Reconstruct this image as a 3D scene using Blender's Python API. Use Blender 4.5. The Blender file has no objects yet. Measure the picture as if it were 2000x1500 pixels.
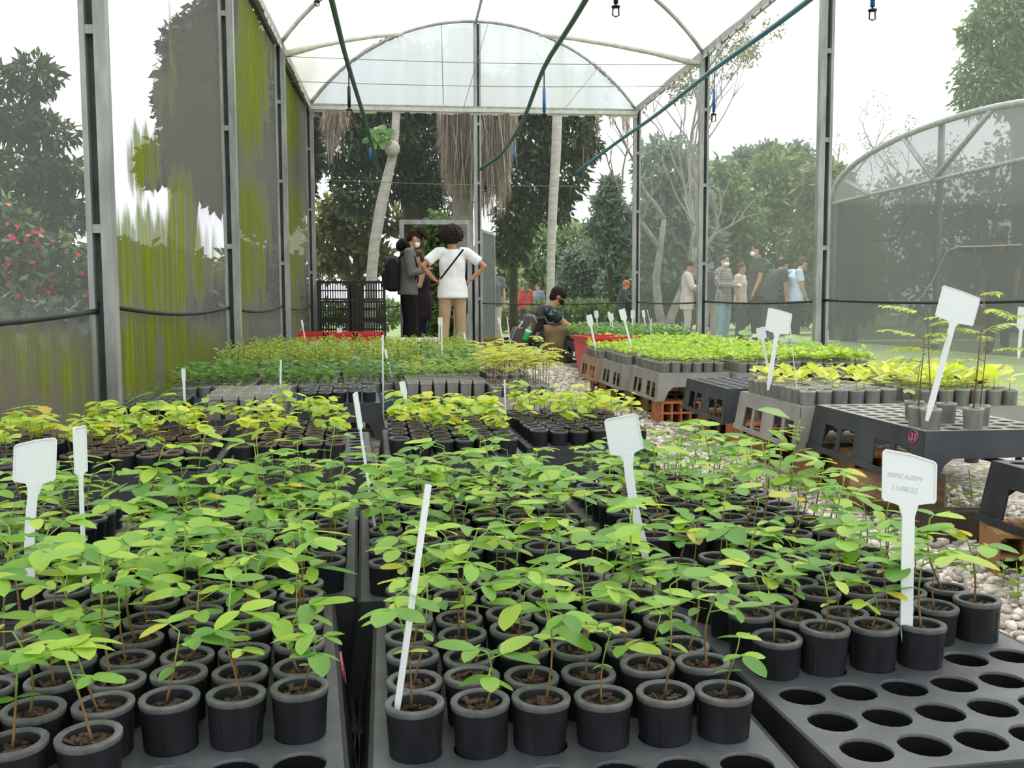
import bpy, math, random
import numpy as np
from mathutils import Vector, Matrix, Euler

# ------------------------------------------------------------------ camera, sky, light, exposure
SC = bpy.context.scene
COL = SC.collection
FPX, YAW, PITCH, ROLL, HCAM = 1901.55, .1082, -.0838, -.0036, .75


def cam_basis():
    cy, sy, cp, sp = math.cos(YAW), math.sin(YAW), math.cos(PITCH), math.sin(PITCH)
    f = Vector((sy * cp, cy * cp, sp)); r = Vector((cy, -sy, 0)); u = r.cross(f)
    cr, sr = math.cos(ROLL), math.sin(ROLL)
    return r * cr + u * sr, u * cr - r * sr, f


CR, CU, CF = cam_basis()
CPOS = Vector((0, 0, HCAM))
cam_data = bpy.data.cameras.new('camera')
cam_data.sensor_width = 36.0
cam_data.lens = FPX / 2000 * 36
cam_data.clip_end = 300
cam = bpy.data.objects.new('camera', cam_data)
COL.objects.link(cam)
cam.matrix_world = Matrix(((CR.x, CU.x, -CF.x, 0), (CR.y, CU.y, -CF.y, 0), (CR.z, CU.z, -CF.z, HCAM), (0, 0, 0, 1)))
SC.camera = cam

world = bpy.data.worlds.new('overcast_sky')
SC.world = world
world.use_nodes = True
wbg = world.node_tree.nodes['Background']
wbg.inputs[0].default_value = (.93, .97, 1.0, 1)
wbg.inputs[1].default_value = 1.35
sun_data = bpy.data.lights.new('veiled_sun', 'SUN')
sun_data.energy = 2.6
sun_data.angle = math.radians(50)
sun_data.color = (1, .97, .9)
sun = bpy.data.objects.new('veiled_sun', sun_data)
COL.objects.link(sun)
sun.rotation_euler = (math.radians(-28), math.radians(22), 0)
SC.view_settings.view_transform = 'Standard'
SC.view_settings.look = 'None'
SC.view_settings.gamma = 1
SC.view_settings.use_curve_mapping = False
SC.view_settings.exposure = .62
SC.cycles.max_bounces = 7
SC.cycles.transparent_max_bounces = 14
SC.cycles.caustics_reflective = False
SC.cycles.caustics_refractive = False


def ray(px, py):
    return CF + CR * ((px - 1000) / FPX) + CU * ((750 - py) / FPX)


def P(px, py, Y):            # the world point of a spot in the photograph at distance Y down the house
    v = ray(px, py); return CPOS + v * (Y / v.y)


def PZ(px, py, z):
    v = ray(px, py); return CPOS + v * ((z - HCAM) / v.z)


def PXX(px, py, X):
    v = ray(px, py); return CPOS + v * (X / v.x)


def proj(p):
    q = Vector(p) - CPOS; d = q.dot(CF)
    return 1000 + FPX * q.dot(CR) / d, 750 - FPX * q.dot(CU) / d


# ------------------------------------------------------------------ materials
def new_mat(name):
    m = bpy.data.materials.new(name); m.use_nodes = True
    nt = m.node_tree
    return m, nt, nt.nodes['Principled BSDF'], nt.nodes['Material Output']


def c4(c):
    return (c[0], c[1], c[2], 1)


def coords(nt, kind='Object', scale=(1, 1, 1)):
    t = nt.nodes.new('ShaderNodeTexCoord'); mp = nt.nodes.new('ShaderNodeMapping')
    mp.inputs['Scale'].default_value = scale
    nt.links.new(t.outputs[kind], mp.inputs[0])
    return mp.outputs[0]


def noise(nt, vec, scale, detail=4):
    n = nt.nodes.new('ShaderNodeTexNoise'); n.inputs['Scale'].default_value = scale; n.inputs['Detail'].default_value = detail
    nt.links.new(vec, n.inputs['Vector']); return n.outputs['Fac']


def ramp(nt, fac, stops):
    r = nt.nodes.new('ShaderNodeValToRGB'); e = r.color_ramp.elements
    e[0].position, e[0].color = stops[0][0], c4(stops[0][1])
    e[1].position, e[1].color = stops[-1][0], c4(stops[-1][1])
    for p, c in stops[1:-1]:
        k = e.new(p); k.color = c4(c)
    nt.links.new(fac, r.inputs[0]); return r.outputs[0]


def M(name, c, rough=.6, c2=None, scale=8, spec=.4, metal=0, bump=0, bscale=None, stretch=(1, 1, 1)):
    m, nt, b, out = new_mat(name)
    b.inputs['Base Color'].default_value = c4(c); b.inputs['Roughness'].default_value = rough
    b.inputs['Specular IOR Level'].default_value = spec; b.inputs['Metallic'].default_value = metal
    if c2 or bump:
        vec = coords(nt, 'Object', stretch)
        f = noise(nt, vec, scale)
        if c2:
            nt.links.new(ramp(nt, f, [(.32, c), (.68, c2)]), b.inputs['Base Color'])
        if bump:
            g = noise(nt, vec, bscale or scale * 4)
            bp = nt.nodes.new('ShaderNodeBump'); bp.inputs['Strength'].default_value = bump; bp.inputs['Distance'].default_value = .01
            nt.links.new(g, bp.inputs['Height']); nt.links.new(bp.outputs[0], b.inputs['Normal'])
    return m


def leafmat(name, stops, trans=.4, island=False, rough=.42, spec=.35):
    m, nt, b, out = new_mat(name)
    if island:
        g = nt.nodes.new('ShaderNodeNewGeometry'); rnd = g.outputs['Random Per Island']
    else:
        g = nt.nodes.new('ShaderNodeObjectInfo'); rnd = g.outputs['Random']
    col = ramp(nt, rnd, stops)
    nt.links.new(col, b.inputs['Base Color'])
    b.inputs['Roughness'].default_value = rough; b.inputs['Specular IOR Level'].default_value = spec
    t = nt.nodes.new('ShaderNodeBsdfTranslucent')
    h = nt.nodes.new('ShaderNodeHueSaturation'); h.inputs['Hue'].default_value = .485; h.inputs['Value'].default_value = 1.35
    nt.links.new(col, h.inputs['Color']); nt.links.new(h.outputs[0], t.inputs[0])
    mx = nt.nodes.new('ShaderNodeMixShader'); mx.inputs[0].default_value = trans
    nt.links.new(b.outputs[0], mx.inputs[1]); nt.links.new(t.outputs[0], mx.inputs[2]); nt.links.new(mx.outputs[0], out.inputs[0])
    return m


def filmmat(name, color, color2, clear, nscale=(1, 1, 1), lo=.45, hi=.75):
    """milky sheet or fine net: part of the light passes straight, the rest is scattered through it"""
    m, nt, b, out = new_mat(name); nt.nodes.remove(b)
    f = noise(nt, coords(nt, 'Object', nscale), 1.0, 5)
    col = ramp(nt, f, [(lo, color), (hi, color2)])
    tr = nt.nodes.new('ShaderNodeBsdfTransparent')
    tl = nt.nodes.new('ShaderNodeBsdfTranslucent'); df = nt.nodes.new('ShaderNodeBsdfDiffuse')
    nt.links.new(col, tl.inputs[0]); nt.links.new(col, df.inputs[0])
    a = nt.nodes.new('ShaderNodeMixShader'); a.inputs[0].default_value = .25
    nt.links.new(tl.outputs[0], a.inputs[1]); nt.links.new(df.outputs[0], a.inputs[2])
    mx = nt.nodes.new('ShaderNodeMixShader'); mx.inputs[0].default_value = 1 - clear
    nt.links.new(tr.outputs[0], mx.inputs[1]); nt.links.new(a.outputs[0], mx.inputs[2]); nt.links.new(mx.outputs[0], out.inputs[0])
    return m


def algae_net(name, base, clear):
    """weathered net: algae and grime stains stored on the sheet as the attributes 'algae' and 'grime'"""
    m, nt, b, out = new_mat(name); nt.nodes.remove(b)
    at = nt.nodes.new('ShaderNodeAttribute'); at.attribute_name = 'algae'
    ag = nt.nodes.new('ShaderNodeAttribute'); ag.attribute_name = 'grime'
    st = noise(nt, coords(nt, 'Object', (1, 9, .35)), 1.6, 6)
    st2 = noise(nt, coords(nt, 'Object', (1, 60, 1.2)), 1.2, 3)
    def mth(op, a, bb):
        n = nt.nodes.new('ShaderNodeMath'); n.operation = op; n.use_clamp = True
        for i, s in enumerate((a, bb)):
            if isinstance(s, (int, float)): n.inputs[i].default_value = s
            else: nt.links.new(s, n.inputs[i])
        return n.outputs[0]
    rr = nt.nodes.new('ShaderNodeMapRange'); rr.inputs[1].default_value = .3; rr.inputs[2].default_value = .62
    rr.inputs[3].default_value = .35; rr.inputs[4].default_value = 1.15
    nt.links.new(st, rr.inputs[0])
    r2 = nt.nodes.new('ShaderNodeMapRange'); r2.inputs[1].default_value = .35; r2.inputs[2].default_value = .6
    r2.inputs[3].default_value = .7; r2.inputs[4].default_value = 1.1
    nt.links.new(st2, r2.inputs[0])
    al = mth('MULTIPLY', mth('MULTIPLY', at.outputs['Fac'], rr.outputs[0]), r2.outputs[0])
    green = ramp(nt, st2, [(.35, (.10, .125, .010)), (.65, (.21, .245, .015))])
    mc = nt.nodes.new('ShaderNodeMix'); mc.data_type = 'RGBA'
    dirt = nt.nodes.new('ShaderNodeMix'); dirt.data_type = 'RGBA'; dirt.inputs[6].default_value = c4(base); dirt.inputs[7].default_value = (.15, .138, .105, 1)
    nt.links.new(mth('MULTIPLY', ag.outputs['Fac'], 1.9), dirt.inputs[0]); nt.links.new(dirt.outputs[2], mc.inputs[6])
    nt.links.new(al, mc.inputs[0]); nt.links.new(green, mc.inputs[7])
    opa = mth('ADD', mth('ADD', 1 - clear, mth('MULTIPLY', al, .75)), ag.outputs['Fac'])
    opa = mth('MINIMUM', opa, .93)
    tr = nt.nodes.new('ShaderNodeBsdfTransparent')
    tl = nt.nodes.new('ShaderNodeBsdfTranslucent'); df = nt.nodes.new('ShaderNodeBsdfDiffuse')
    nt.links.new(mc.outputs[2], tl.inputs[0]); nt.links.new(mc.outputs[2], df.inputs[0])
    a = nt.nodes.new('ShaderNodeMixShader'); a.inputs[0].default_value = .5
    nt.links.new(tl.outputs[0], a.inputs[1]); nt.links.new(df.outputs[0], a.inputs[2])
    mx = nt.nodes.new('ShaderNodeMixShader'); nt.links.new(opa, mx.inputs[0])
    nt.links.new(tr.outputs[0], mx.inputs[1]); nt.links.new(a.outputs[0], mx.inputs[2]); nt.links.new(mx.outputs[0], out.inputs[0])
    return m


MAT = {}
MAT['pot_black'] = M('pot_black', (.008, .009, .011), .45, (.02, .021, .025), 30, .28, stretch=(1, 1, .3))
MAT['pot_rim'] = M('pot_rim', (.06, .06, .065), .55, (.115, .115, .115), 60, .35)  # greyer than the body: dust plus sky reflection painted in
MAT['pot_grey'] = M('pot_grey', (.13, .13, .12), .55, (.23, .225, .21), 25, .4, stretch=(1, 1, .3))
MAT['pot_grey_rim'] = M('pot_grey_rim', (.25, .25, .23), .6, (.36, .35, .32), 50, .3)
MAT['tray_black'] = M('tray_black', (.010, .011, .014), .5, (.03, .032, .038), 9, .3)
MAT['hole_black'] = M('hole_black', (.006, .006, .007), .7, spec=.1)  # shade inside the tray holes is put into this black
MAT['tray_deck'] = M('tray_deck', (.042, .045, .052), .5, (.085, .088, .097), 14, .4)
MAT['tray_slate'] = M('tray_slate', (.02, .023, .027), .5, (.045, .05, .057), 7, .35)
MAT['tray_grey'] = M('tray_grey', (.2, .19, .175), .6, (.3, .285, .26), 6, .3)
MAT['tray_brown'] = M('tray_brown', (.25, .2, .155), .6, (.38, .22, .12), 4, .3)
MAT['dusty_rim'] = M('dusty_rim', (.08, .062, .052), .75, (.16, .125, .105), 40, .2)
MAT['soil'] = M('soil', (.016, .010, .007), .85, (.045, .028, .02), 90, .25, bump=.4, bscale=240)
MAT['bark'] = M('bark', (.02, .012, .009), .7, (.07, .04, .027), 40, .3)
MAT['dry_soil'] = M('dry_soil', (.07, .05, .037), .9, (.17, .125, .10), 70, .1)
MAT['stem_brown'] = M('stem_brown', (.17, .095, .03), .6)
MAT['stem_green'] = M('stem_green', (.20, .30, .05), .6)
MAT['leaf_front'] = leafmat('leaf_front', [(0, (.10, .26, .04)), (.4, (.17, .36, .045)), (.72, (.30, .50, .06)), (.985, (.42, .56, .07)), (1, (.7, .5, .06))], .45)
MAT['leaf_c'] = leafmat('leaf_c', [(0, (.24, .40, .04)), (.5, (.42, .56, .05)), (.95, (.56, .63, .07)), (1, (.65, .38, .05))], .45)
MAT['leaf_lettuce'] = leafmat('leaf_lettuce', [(0, (.34, .46, .03)), (.6, (.50, .60, .06)), (1, (.62, .66, .14))], .5, True)
MAT['leaf_leafy'] = leafmat('leaf_leafy', [(0, (.05, .15, .03)), (.6, (.11, .26, .05)), (1, (.20, .36, .06))], .4, True)
MAT['leaf_lime'] = leafmat('leaf_lime', [(0, (.13, .25, .03)), (.5, (.28, .42, .05)), (1, (.45, .55, .09))], .45, True)
MAT['leaf_carpet'] = leafmat('leaf_carpet', [(0, (.18, .36, .03)), (.5, (.33, .52, .04)), (1, (.5, .62, .10))], .45, True)
MAT['leaf_feather'] = leafmat('leaf_feather', [(0, (.30, .40, .04)), (.5, (.47, .54, .08)), (1, (.6, .62, .16))], .5, True)
MAT['leaf_tall'] = leafmat('leaf_tall', [(0, (.22, .38, .03)), (.6, (.36, .50, .04)), (1, (.5, .55, .08))], .45, True)
MAT['leaf_weed'] = leafmat('leaf_weed', [(0, (.11, .24, .06)), (.6, (.22, .38, .09)), (1, (.36, .48, .12))], .4, True)
MAT['white_plastic'] = M('white_plastic', (.68, .71, .72), .4, spec=.3)
MAT['ink_grey'] = M('ink_grey', (.50, .53, .55), .8)
MAT['ink_pink'] = M('ink_pink', (.55, .10, .19), .5)
MAT['galv'] = M('galv', (.20, .21, .21), .5, (.36, .37, .36), 14, .5, .25, stretch=(1, 1, .25))
MAT['galv_dark'] = M('galv_dark', (.05, .06, .057), .6, (.10, .11, .10), 10, .4, .2)
MAT['pipe_pale'] = M('pipe_pale', (.36, .34, .30), .5, (.5, .47, .42), 6, .4)
MAT['hose_green'] = M('hose_green', (.015, .07, .06), .45, (.03, .11, .10), 5, .5)
MAT['hose_blue'] = M('hose_blue', (.03, .12, .19), .4, (.05, .17, .24), 5, .5)
MAT['sprink_blue'] = M('sprink_blue', (.02, .10, .30), .4)
MAT['dark_plastic'] = M('dark_plastic', (.012, .012, .014), .5)
MAT['wire'] = M('wire', (.18, .17, .16), .5, metal=.4)
MAT['cord'] = M('cord', (.02, .02, .02), .7)
MAT['red_plastic'] = M('red_plastic', (.50, .012, .02), .35, (.62, .03, .035), 6, .5)
MAT['brick'] = M('brick', (.36, .12, .055), .85, (.50, .20, .10), 18, .2, bump=.3)
MAT['brick_mossy_shaded'] = M('brick_mossy_shaded', (.33, .15, .07), .9, (.20, .15, .06), 9, .2, bump=.4)  # moss on the edge brick; elsewhere shade under trays put into the colour
MAT['timber'] = M('timber', (.16, .10, .06), .8, (.26, .17, .10), 12, .2, stretch=(1, 6, 6))
MAT['timber_dark'] = M('timber_dark', (.04, .03, .022), .9, (.075, .055, .04), 12, .2)
MAT['blue_sheet'] = M('blue_sheet', (.012, .05, .11), .45, (.03, .09, .17), 8, .4)
MAT['kraft'] = M('kraft', (.13, .09, .045), .75, (.23, .165, .085), 7, .2, bump=.3)
MAT['film'] = filmmat('film', (.93, .92, .85), (.86, .84, .66), .30, (.35, .5, .35), .5, .85)
MAT['gable_film'] = filmmat('gable_film', (.62, .66, .71), (.54, .57, .55), .06, (5, 1, .35), .4, .8)
MAT['net_right'] = filmmat('net_right', (.44, .47, .45), (.50, .53, .50), .80, (.4, .4, .4))
MAT['net_back'] = filmmat('net_back', (.5, .53, .51), (.55, .57, .55), .955, (.4, .4, .4))
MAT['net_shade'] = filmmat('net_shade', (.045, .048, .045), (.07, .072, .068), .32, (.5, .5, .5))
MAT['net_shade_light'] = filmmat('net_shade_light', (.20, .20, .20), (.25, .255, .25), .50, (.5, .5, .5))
MAT['net_left_clear'] = algae_net('net_left_clear', (.34, .35, .34), .74)
MAT['net_left'] = algae_net('net_left', (.25, .24, .245), .58)
MAT['net_left_far'] = algae_net('net_left_far', (.20, .19, .19), .45)
MAT['tree_dark'] = leafmat('tree_dark', [(0, (.016, .032, .016)), (.6, (.035, .065, .026)), (1, (.075, .12, .04))], .25, True)
MAT['tree_deep'] = leafmat('tree_deep', [(0, (.016, .02, .017)), (.7, (.03, .036, .03)), (1, (.05, .065, .04))], .2, True)
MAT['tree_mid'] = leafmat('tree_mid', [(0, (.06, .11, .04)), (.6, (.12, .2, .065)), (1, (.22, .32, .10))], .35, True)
MAT['tree_pale'] = leafmat('tree_pale', [(0, (.16, .23, .11)), (.6, (.25, .34, .15)), (1, (.38, .46, .2))], .35, True)  # distance haze is painted into this lighter leaf colour
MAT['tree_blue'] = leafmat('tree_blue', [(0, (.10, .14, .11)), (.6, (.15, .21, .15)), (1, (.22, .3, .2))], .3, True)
MAT['tree_olive'] = leafmat('tree_olive', [(0, (.07, .085, .03)), (.6, (.16, .17, .06)), (1, (.25, .27, .11))], .35, True)
MAT['blossom_red'] = leafmat('blossom_red', [(0, (.45, .01, .04)), (1, (.75, .05, .09))], .3, True)
MAT['trunk_pale'] = M('trunk_pale', (.40, .37, .33), .85, (.55, .52, .47), 5, .2, bump=.3, stretch=(1, 1, 4))
MAT['trunk_grey'] = M('trunk_grey', (.20, .18, .155), .9, (.30, .28, .24), 6, .2, bump=.4)
MAT['trunk_dark'] = M('trunk_dark', (.035, .028, .02), .9, (.07, .055, .04), 4, .2, bump=.5)
MAT['frond'] = leafmat('frond', [(0, (.15, .115, .092)), (.5, (.29, .235, .19)), (1, (.52, .44, .37))], .3, True, .8)
MAT['skin_tan'] = M('skin_tan', (.42, .20, .11), .55, (.47, .24, .14), 12, .35)
MAT['skin_light'] = M('skin_light', (.55, .31, .21), .55, (.60, .35, .25), 12, .35)
MAT['skin_brown'] = M('skin_brown', (.24, .11, .06), .55, (.29, .14, .08), 12, .35)
MAT['hair_black'] = M('hair_black', (.012, .008, .007), .85, (.03, .02, .018), 60, .2, bump=1, bscale=55)
MAT['hair_brown'] = M('hair_brown', (.055, .03, .018), .7, (.10, .055, .03), 40, .2, bump=.6, bscale=60)
MAT['hair_red'] = M('hair_red', (.40, .10, .03), .7, (.5, .16, .05), 40, .2, bump=.5)
MAT['hair_olive'] = M('hair_olive', (.12, .11, .035), .7, (.17, .15, .06), 30, .2)
MAT['hair_grey'] = M('hair_grey', (.35, .34, .32), .8, (.45, .44, .42), 30, .2)


def cloth(name, c, c2=None):
    MAT[name] = M(name, c, .85, c2 or tuple(min(1, x * 1.25) for x in c), 9, .15, bump=.35, bscale=14)


for nm, c in dict(white_tee=(.72, .72, .74), khaki=(.36, .26, .16), hoodie=(.12, .125, .12), black_cloth=(.010, .010, .012), purple=(.03, .018, .028),
                  navy=(.014, .018, .034), grey_tee=(.13, .14, .14), red_top=(.45, .07, .07), blue_grey=(.16, .20, .27), pink_top=(.50, .42, .40),
                  charcoal=(.05, .05, .052), sky_shirt=(.50, .60, .72), jeans=(.23, .33, .42), jeans_pale=(.30, .36, .44), maroon=(.12, .014, .022), light_trousers=(.42, .36, .33),
                  pack_black=(.014, .015, .016), pack_grey=(.085, .075, .075), mask_white=(.8, .8, .8), mask_blue=(.08, .24, .55)).items():
    cloth(nm, c)


def pattern_mat(name, kind):
    m, nt, b, out = new_mat(name); b.inputs['Roughness'].default_value = .85
    if kind == 'plaid':
        cols = []
        for ax, sc in (((0, 0, 1), 42), ((1, .3, 0), 38)):
            v = coords(nt, 'Object', (1, 1, 1)); w = nt.nodes.new('ShaderNodeTexWave'); w.inputs['Scale'].default_value = sc / 6.28 * 1.6
            w.bands_direction = 'Z' if ax[2] else 'X'
            nt.links.new(v, w.inputs['Vector']); cols.append(w.outputs['Fac'])
        mm = nt.nodes.new('ShaderNodeMath'); mm.operation = 'ADD'
        nt.links.new(cols[0], mm.inputs[0]); nt.links.new(cols[1], mm.inputs[1])
        mm2 = nt.nodes.new('ShaderNodeMath'); mm2.operation = 'MULTIPLY'; mm2.inputs[1].default_value = .5
        nt.links.new(mm.outputs[0], mm2.inputs[0])
        nt.links.new(ramp(nt, mm2.outputs[0], [(.2, (.10, .075, .07)), (.6, (.30, .27, .25)), (.9, (.5, .48, .46))]), b.inputs['Base Color'])
    else:
        v = coords(nt, 'Object', (1, 1, 1)); vo = nt.nodes.new('ShaderNodeTexVoronoi'); vo.inputs['Scale'].default_value = 11
        n = noise(nt, v, 11, 5); mx = nt.nodes.new('ShaderNodeMix'); mx.data_type = 'VECTOR'; mx.inputs[0].default_value = .25
        nt.links.new(v, mx.inputs[4]); nt.links.new(n, mx.inputs[5]); nt.links.new(mx.outputs[1], vo.inputs['Vector'])
        nt.links.new(ramp(nt, vo.outputs['Distance'], [(.14, (.20, .38, .32)), (.26, (.03, .16, .12)), (.36, (.014, .016, .02)), (.7, (.03, .03, .034))]), b.inputs['Base Color'])
    MAT[name] = m


pattern_mat('plaid', 'plaid'); pattern_mat('leaf_print', 'leaf')


def ground_mat(name, kind):
    m, nt, b, out = new_mat(name); b.inputs['Roughness'].default_value = .9
    v = coords(nt)
    if kind == 'gravel':
        vo = nt.nodes.new('ShaderNodeTexVoronoi'); vo.inputs['Scale'].default_value = 48
        nt.links.new(v, vo.inputs['Vector'])
        sp = nt.nodes.new('ShaderNodeSeparateColor'); nt.links.new(vo.outputs['Color'], sp.inputs[0])
        nt.links.new(ramp(nt, sp.outputs[0], [(0, (.16, .13, .10)), (.5, (.36, .32, .27)), (1, (.58, .54, .48))]), b.inputs['Base Color'])
        bp = nt.nodes.new('ShaderNodeBump'); bp.inputs['Strength'].default_value = 1; bp.inputs['Distance'].default_value = .012; bp.invert = True
        nt.links.new(vo.outputs['Distance'], bp.inputs['Height']); nt.links.new(bp.outputs[0], b.inputs['Normal'])
    else:
        f = noise(nt, v, .5, 8); g = noise(nt, v, 14, 4)
        mx = nt.nodes.new('ShaderNodeMath'); mx.operation = 'ADD'; nt.links.new(f, mx.inputs[0]); nt.links.new(g, mx.inputs[1])
        nt.links.new(ramp(nt, mx.outputs[0], [(.7, (.06, .10, .03)), (1.0, (.14, .20, .05)), (1.3, (.24, .29, .10))]), b.inputs['Base Color'])
        bp = nt.nodes.new('ShaderNodeBump'); bp.inputs['Strength'].default_value = .8; bp.inputs['Distance'].default_value = .05
        nt.links.new(g, bp.inputs['Height']); nt.links.new(bp.outputs[0], b.inputs['Normal'])
    MAT[name] = m


ground_mat('gravel', 'gravel'); ground_mat('grass_ground', 'grass')
MAT['pebble'] = leafmat('pebble', [(0, (.26, .22, .18)), (.5, (.48, .43, .37)), (1, (.72, .68, .61))], 0.0, True, .8, .2)


# ------------------------------------------------------------------ mesh helpers
def frame(t, up=Vector((0, 0, 1))):
    t = t.normalized()
    if abs(t.dot(up)) > .95: up = Vector((0, 1, 0)) if abs(t.y) < .9 else Vector((1, 0, 0))
    a = up.cross(t).normalized(); return a, t.cross(a)


class MB:
    def __init__(s): s.v = []; s.f = []; s.m = []; s.s = []

    def face(s, idx, m=0, sm=False): s.f.append(tuple(idx)); s.m.append(m); s.s.append(sm)

    def hexa(s, p, m=0):     # 8 points, lower four then upper four
        b = len(s.v); s.v += [tuple(q) for q in p]
        for q in ((0, 3, 2, 1), (4, 5, 6, 7), (0, 1, 5, 4), (1, 2, 6, 5), (2, 3, 7, 6), (3, 0, 4, 7)): s.face([b + i for i in q], m)
        return s

    def box(s, c, d, m=0, rot=None):
        x, y, z = d[0] / 2, d[1] / 2, d[2] / 2
        pts = [Vector(q) for q in ((-x, -y, -z), (x, -y, -z), (x, y, -z), (-x, y, -z), (-x, -y, z), (x, -y, z), (x, y, z), (-x, y, z))]
        if rot is not None: pts = [rot @ q for q in pts]
        return s.hexa([q + Vector(c) for q in pts], m)

    def bar(s, a, b, w, h, m=0, up=Vector((0, 0, 1))):
        a, b = Vector(a), Vector(b); r, u = frame(b - a, up)
        r, u = r * w / 2, u * h / 2
        return s.hexa([a - r - u, a + r - u, b + r - u, b - r - u, a - r + u, a + r + u, b + r + u, b - r + u], m)

    def tube(s, pts, rad, seg=8, m=0, cap=True, ry=None):
        pts = [Vector(p) for p in pts]; n = len(pts)
        if not isinstance(rad, (list, tuple)): rad = [rad] * n
        base = len(s.v); a0 = None
        for i, p in enumerate(pts):
            t = (pts[min(i + 1, n - 1)] - pts[max(i - 1, 0)]).normalized()
            if a0 is None: a, b = frame(t)
            else:
                a = a0 - t * a0.dot(t)
                a = a.normalized() if a.length > 1e-6 else frame(t)[0]
                b = t.cross(a)
            a0 = a
            for k in range(seg):
                q = 2 * math.pi * k / seg
                s.v.append(tuple(p + a * (math.cos(q) * rad[i]) + b * (math.sin(q) * rad[i])))
        for i in range(n - 1):
            for k in range(seg):
                k2 = (k + 1) % seg
                s.face((base + i * seg + k, base + i * seg + k2, base + (i + 1) * seg + k2, base + (i + 1) * seg + k), m, True)
        if cap:
            s.face([base + k for k in range(seg)][::-1], m); s.face([base + (n - 1) * seg + k for k in range(seg)], m)
        return s

    def lathe(s, prof, seg=16, ms=0, c=(0, 0, 0), cap0=False, cap1=False):
        base = len(s.v)
        for r, z in prof:
            for k in range(seg):
                q = 2 * math.pi * k / seg; s.v.append((c[0] + r * math.cos(q), c[1] + r * math.sin(q), c[2] + z))
        for i in range(len(prof) - 1):
            mm = ms[i] if isinstance(ms, (list, tuple)) else ms
            for k in range(seg):
                k2 = (k + 1) % seg
                s.face((base + i * seg + k, base + i * seg + k2, base + (i + 1) * seg + k2, base + (i + 1) * seg + k), mm, True)
        if cap0: s.face([base + k for k in range(seg)][::-1], 0 if isinstance(ms, (list, tuple)) else ms)
        if cap1: s.face([base + (len(prof) - 1) * seg + k for k in range(seg)], 0 if isinstance(ms, (list, tuple)) else ms)
        return s

    def ellip(s, c, r, seg=12, rings=8, m=0, rot=None):
        c = Vector(c); base = len(s.v)
        for i in range(rings + 1):
            th = math.pi * i / rings
            for k in range(seg):
                q = 2 * math.pi * k / seg
                p = Vector((r[0] * math.sin(th) * math.cos(q), r[1] * math.sin(th) * math.sin(q), -r[2] * math.cos(th)))
                if rot is not None: p = rot @ p
                s.v.append(tuple(c + p))
        for i in range(rings):
            for k in range(seg):
                k2 = (k + 1) % seg
                s.face((base + i * seg + k, base + i * seg + k2, base + (i + 1) * seg + k2, base + (i + 1) * seg + k), m, True)
        return s

    def loft(s, pts, rx, ry, right, seg=16, m=0):
        pts = [Vector(p) for p in pts]; n = len(pts); base = len(s.v); right = Vector(right)
        for i, p in enumerate(pts):
            t = (pts[min(i + 1, n - 1)] - pts[max(i - 1, 0)]).normalized()
            a = (right - t * right.dot(t)).normalized(); b = t.cross(a)
            for k in range(seg):
                q = 2 * math.pi * k / seg; s.v.append(tuple(p + a * (math.cos(q) * rx[i]) + b * (math.sin(q) * ry[i])))
        for i in range(n - 1):
            for k in range(seg):
                k2 = (k + 1) % seg
                s.face((base + i * seg + k, base + i * seg + k2, base + (i + 1) * seg + k2, base + (i + 1) * seg + k), m, True)
        s.face([base + k for k in range(seg)][::-1], m, True); s.face([base + (n - 1) * seg + k for k in range(seg)], m, True)
        return s

    def leaf(s, mtx, L, W, m=0, fold=.18, curl=.25, low=False):
        """an oval pointed leaf growing along +X from the origin of mtx"""
        xs = (0, .35, .7, 1) if low else (0, .12, .3, .5, .7, .88, 1)
        ws = (0.04, 1, .85, .05) if low else (.05, .58, .94, 1, .9, .6, .06)
        base = len(s.v)
        for x, w in zip(xs, ws):
            z = -curl * L * x * x * .6 + curl * L * x * .25
            s.v.append(tuple(mtx @ Vector((x * L, w * W / 2, z + fold * w * W / 2))))
            s.v.append(tuple(mtx @ Vector((x * L, 0, z))))
            s.v.append(tuple(mtx @ Vector((x * L, -w * W / 2, z + fold * w * W / 2))))
        for i in range(len(xs) - 1):
            a = base + 3 * i
            s.face((a, a + 1, a + 4, a + 3), m, True); s.face((a + 1, a + 2, a + 5, a + 4), m, True)
        return s

    def mesh(s, name, mats):
        me = bpy.data.meshes.new(name); me.from_pydata(s.v, [], s.f)
        for mt in mats: me.materials.append(MAT[mt] if isinstance(mt, str) else mt)
        if len(mats) > 1: me.polygons.foreach_set('material_index', s.m)
        me.polygons.foreach_set('use_smooth', s.s)
        me.update(); return me

    def build(s, name, mats, parent=None, loc=None):
        if isinstance(mats, str): mats = [mats]
        return obj(name, s.mesh(name, mats), parent, loc)


def obj(name, me, parent=None, loc=None, mtx=None):
    o = bpy.data.objects.new(name, me); COL.objects.link(o)
    if parent is not None: o.parent = parent
    if mtx is not None: o.matrix_local = mtx
    elif loc is not None: o.location = loc
    return o


def empty(name, loc=(0, 0, 0), rz=0):
    o = bpy.data.objects.new(name, None); COL.objects.link(o); o.empty_display_size = .05
    o.location = loc; o.rotation_euler = (0, 0, rz); return o


def tag(o, label=None, cat=None, group=None, kind=None):
    if label: o['label'] = label
    if cat: o['category'] = cat
    if group: o['group'] = group
    if kind: o['kind'] = kind
    return o


def np_mesh(name, verts, quads, mats):
    me = bpy.data.meshes.new(name); nv, nq = len(verts), len(quads)
    me.vertices.add(nv); me.vertices.foreach_set('co', np.asarray(verts, np.float32).ravel())
    me.loops.add(nq * 4); me.loops.foreach_set('vertex_index', np.asarray(quads, np.int32).ravel())
    me.polygons.add(nq); me.polygons.foreach_set('loop_start', np.arange(0, nq * 4, 4, dtype=np.int32))
    me.update(calc_edges=True); me.validate()
    for mt in mats: me.materials.append(MAT[mt])
    return me


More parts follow.
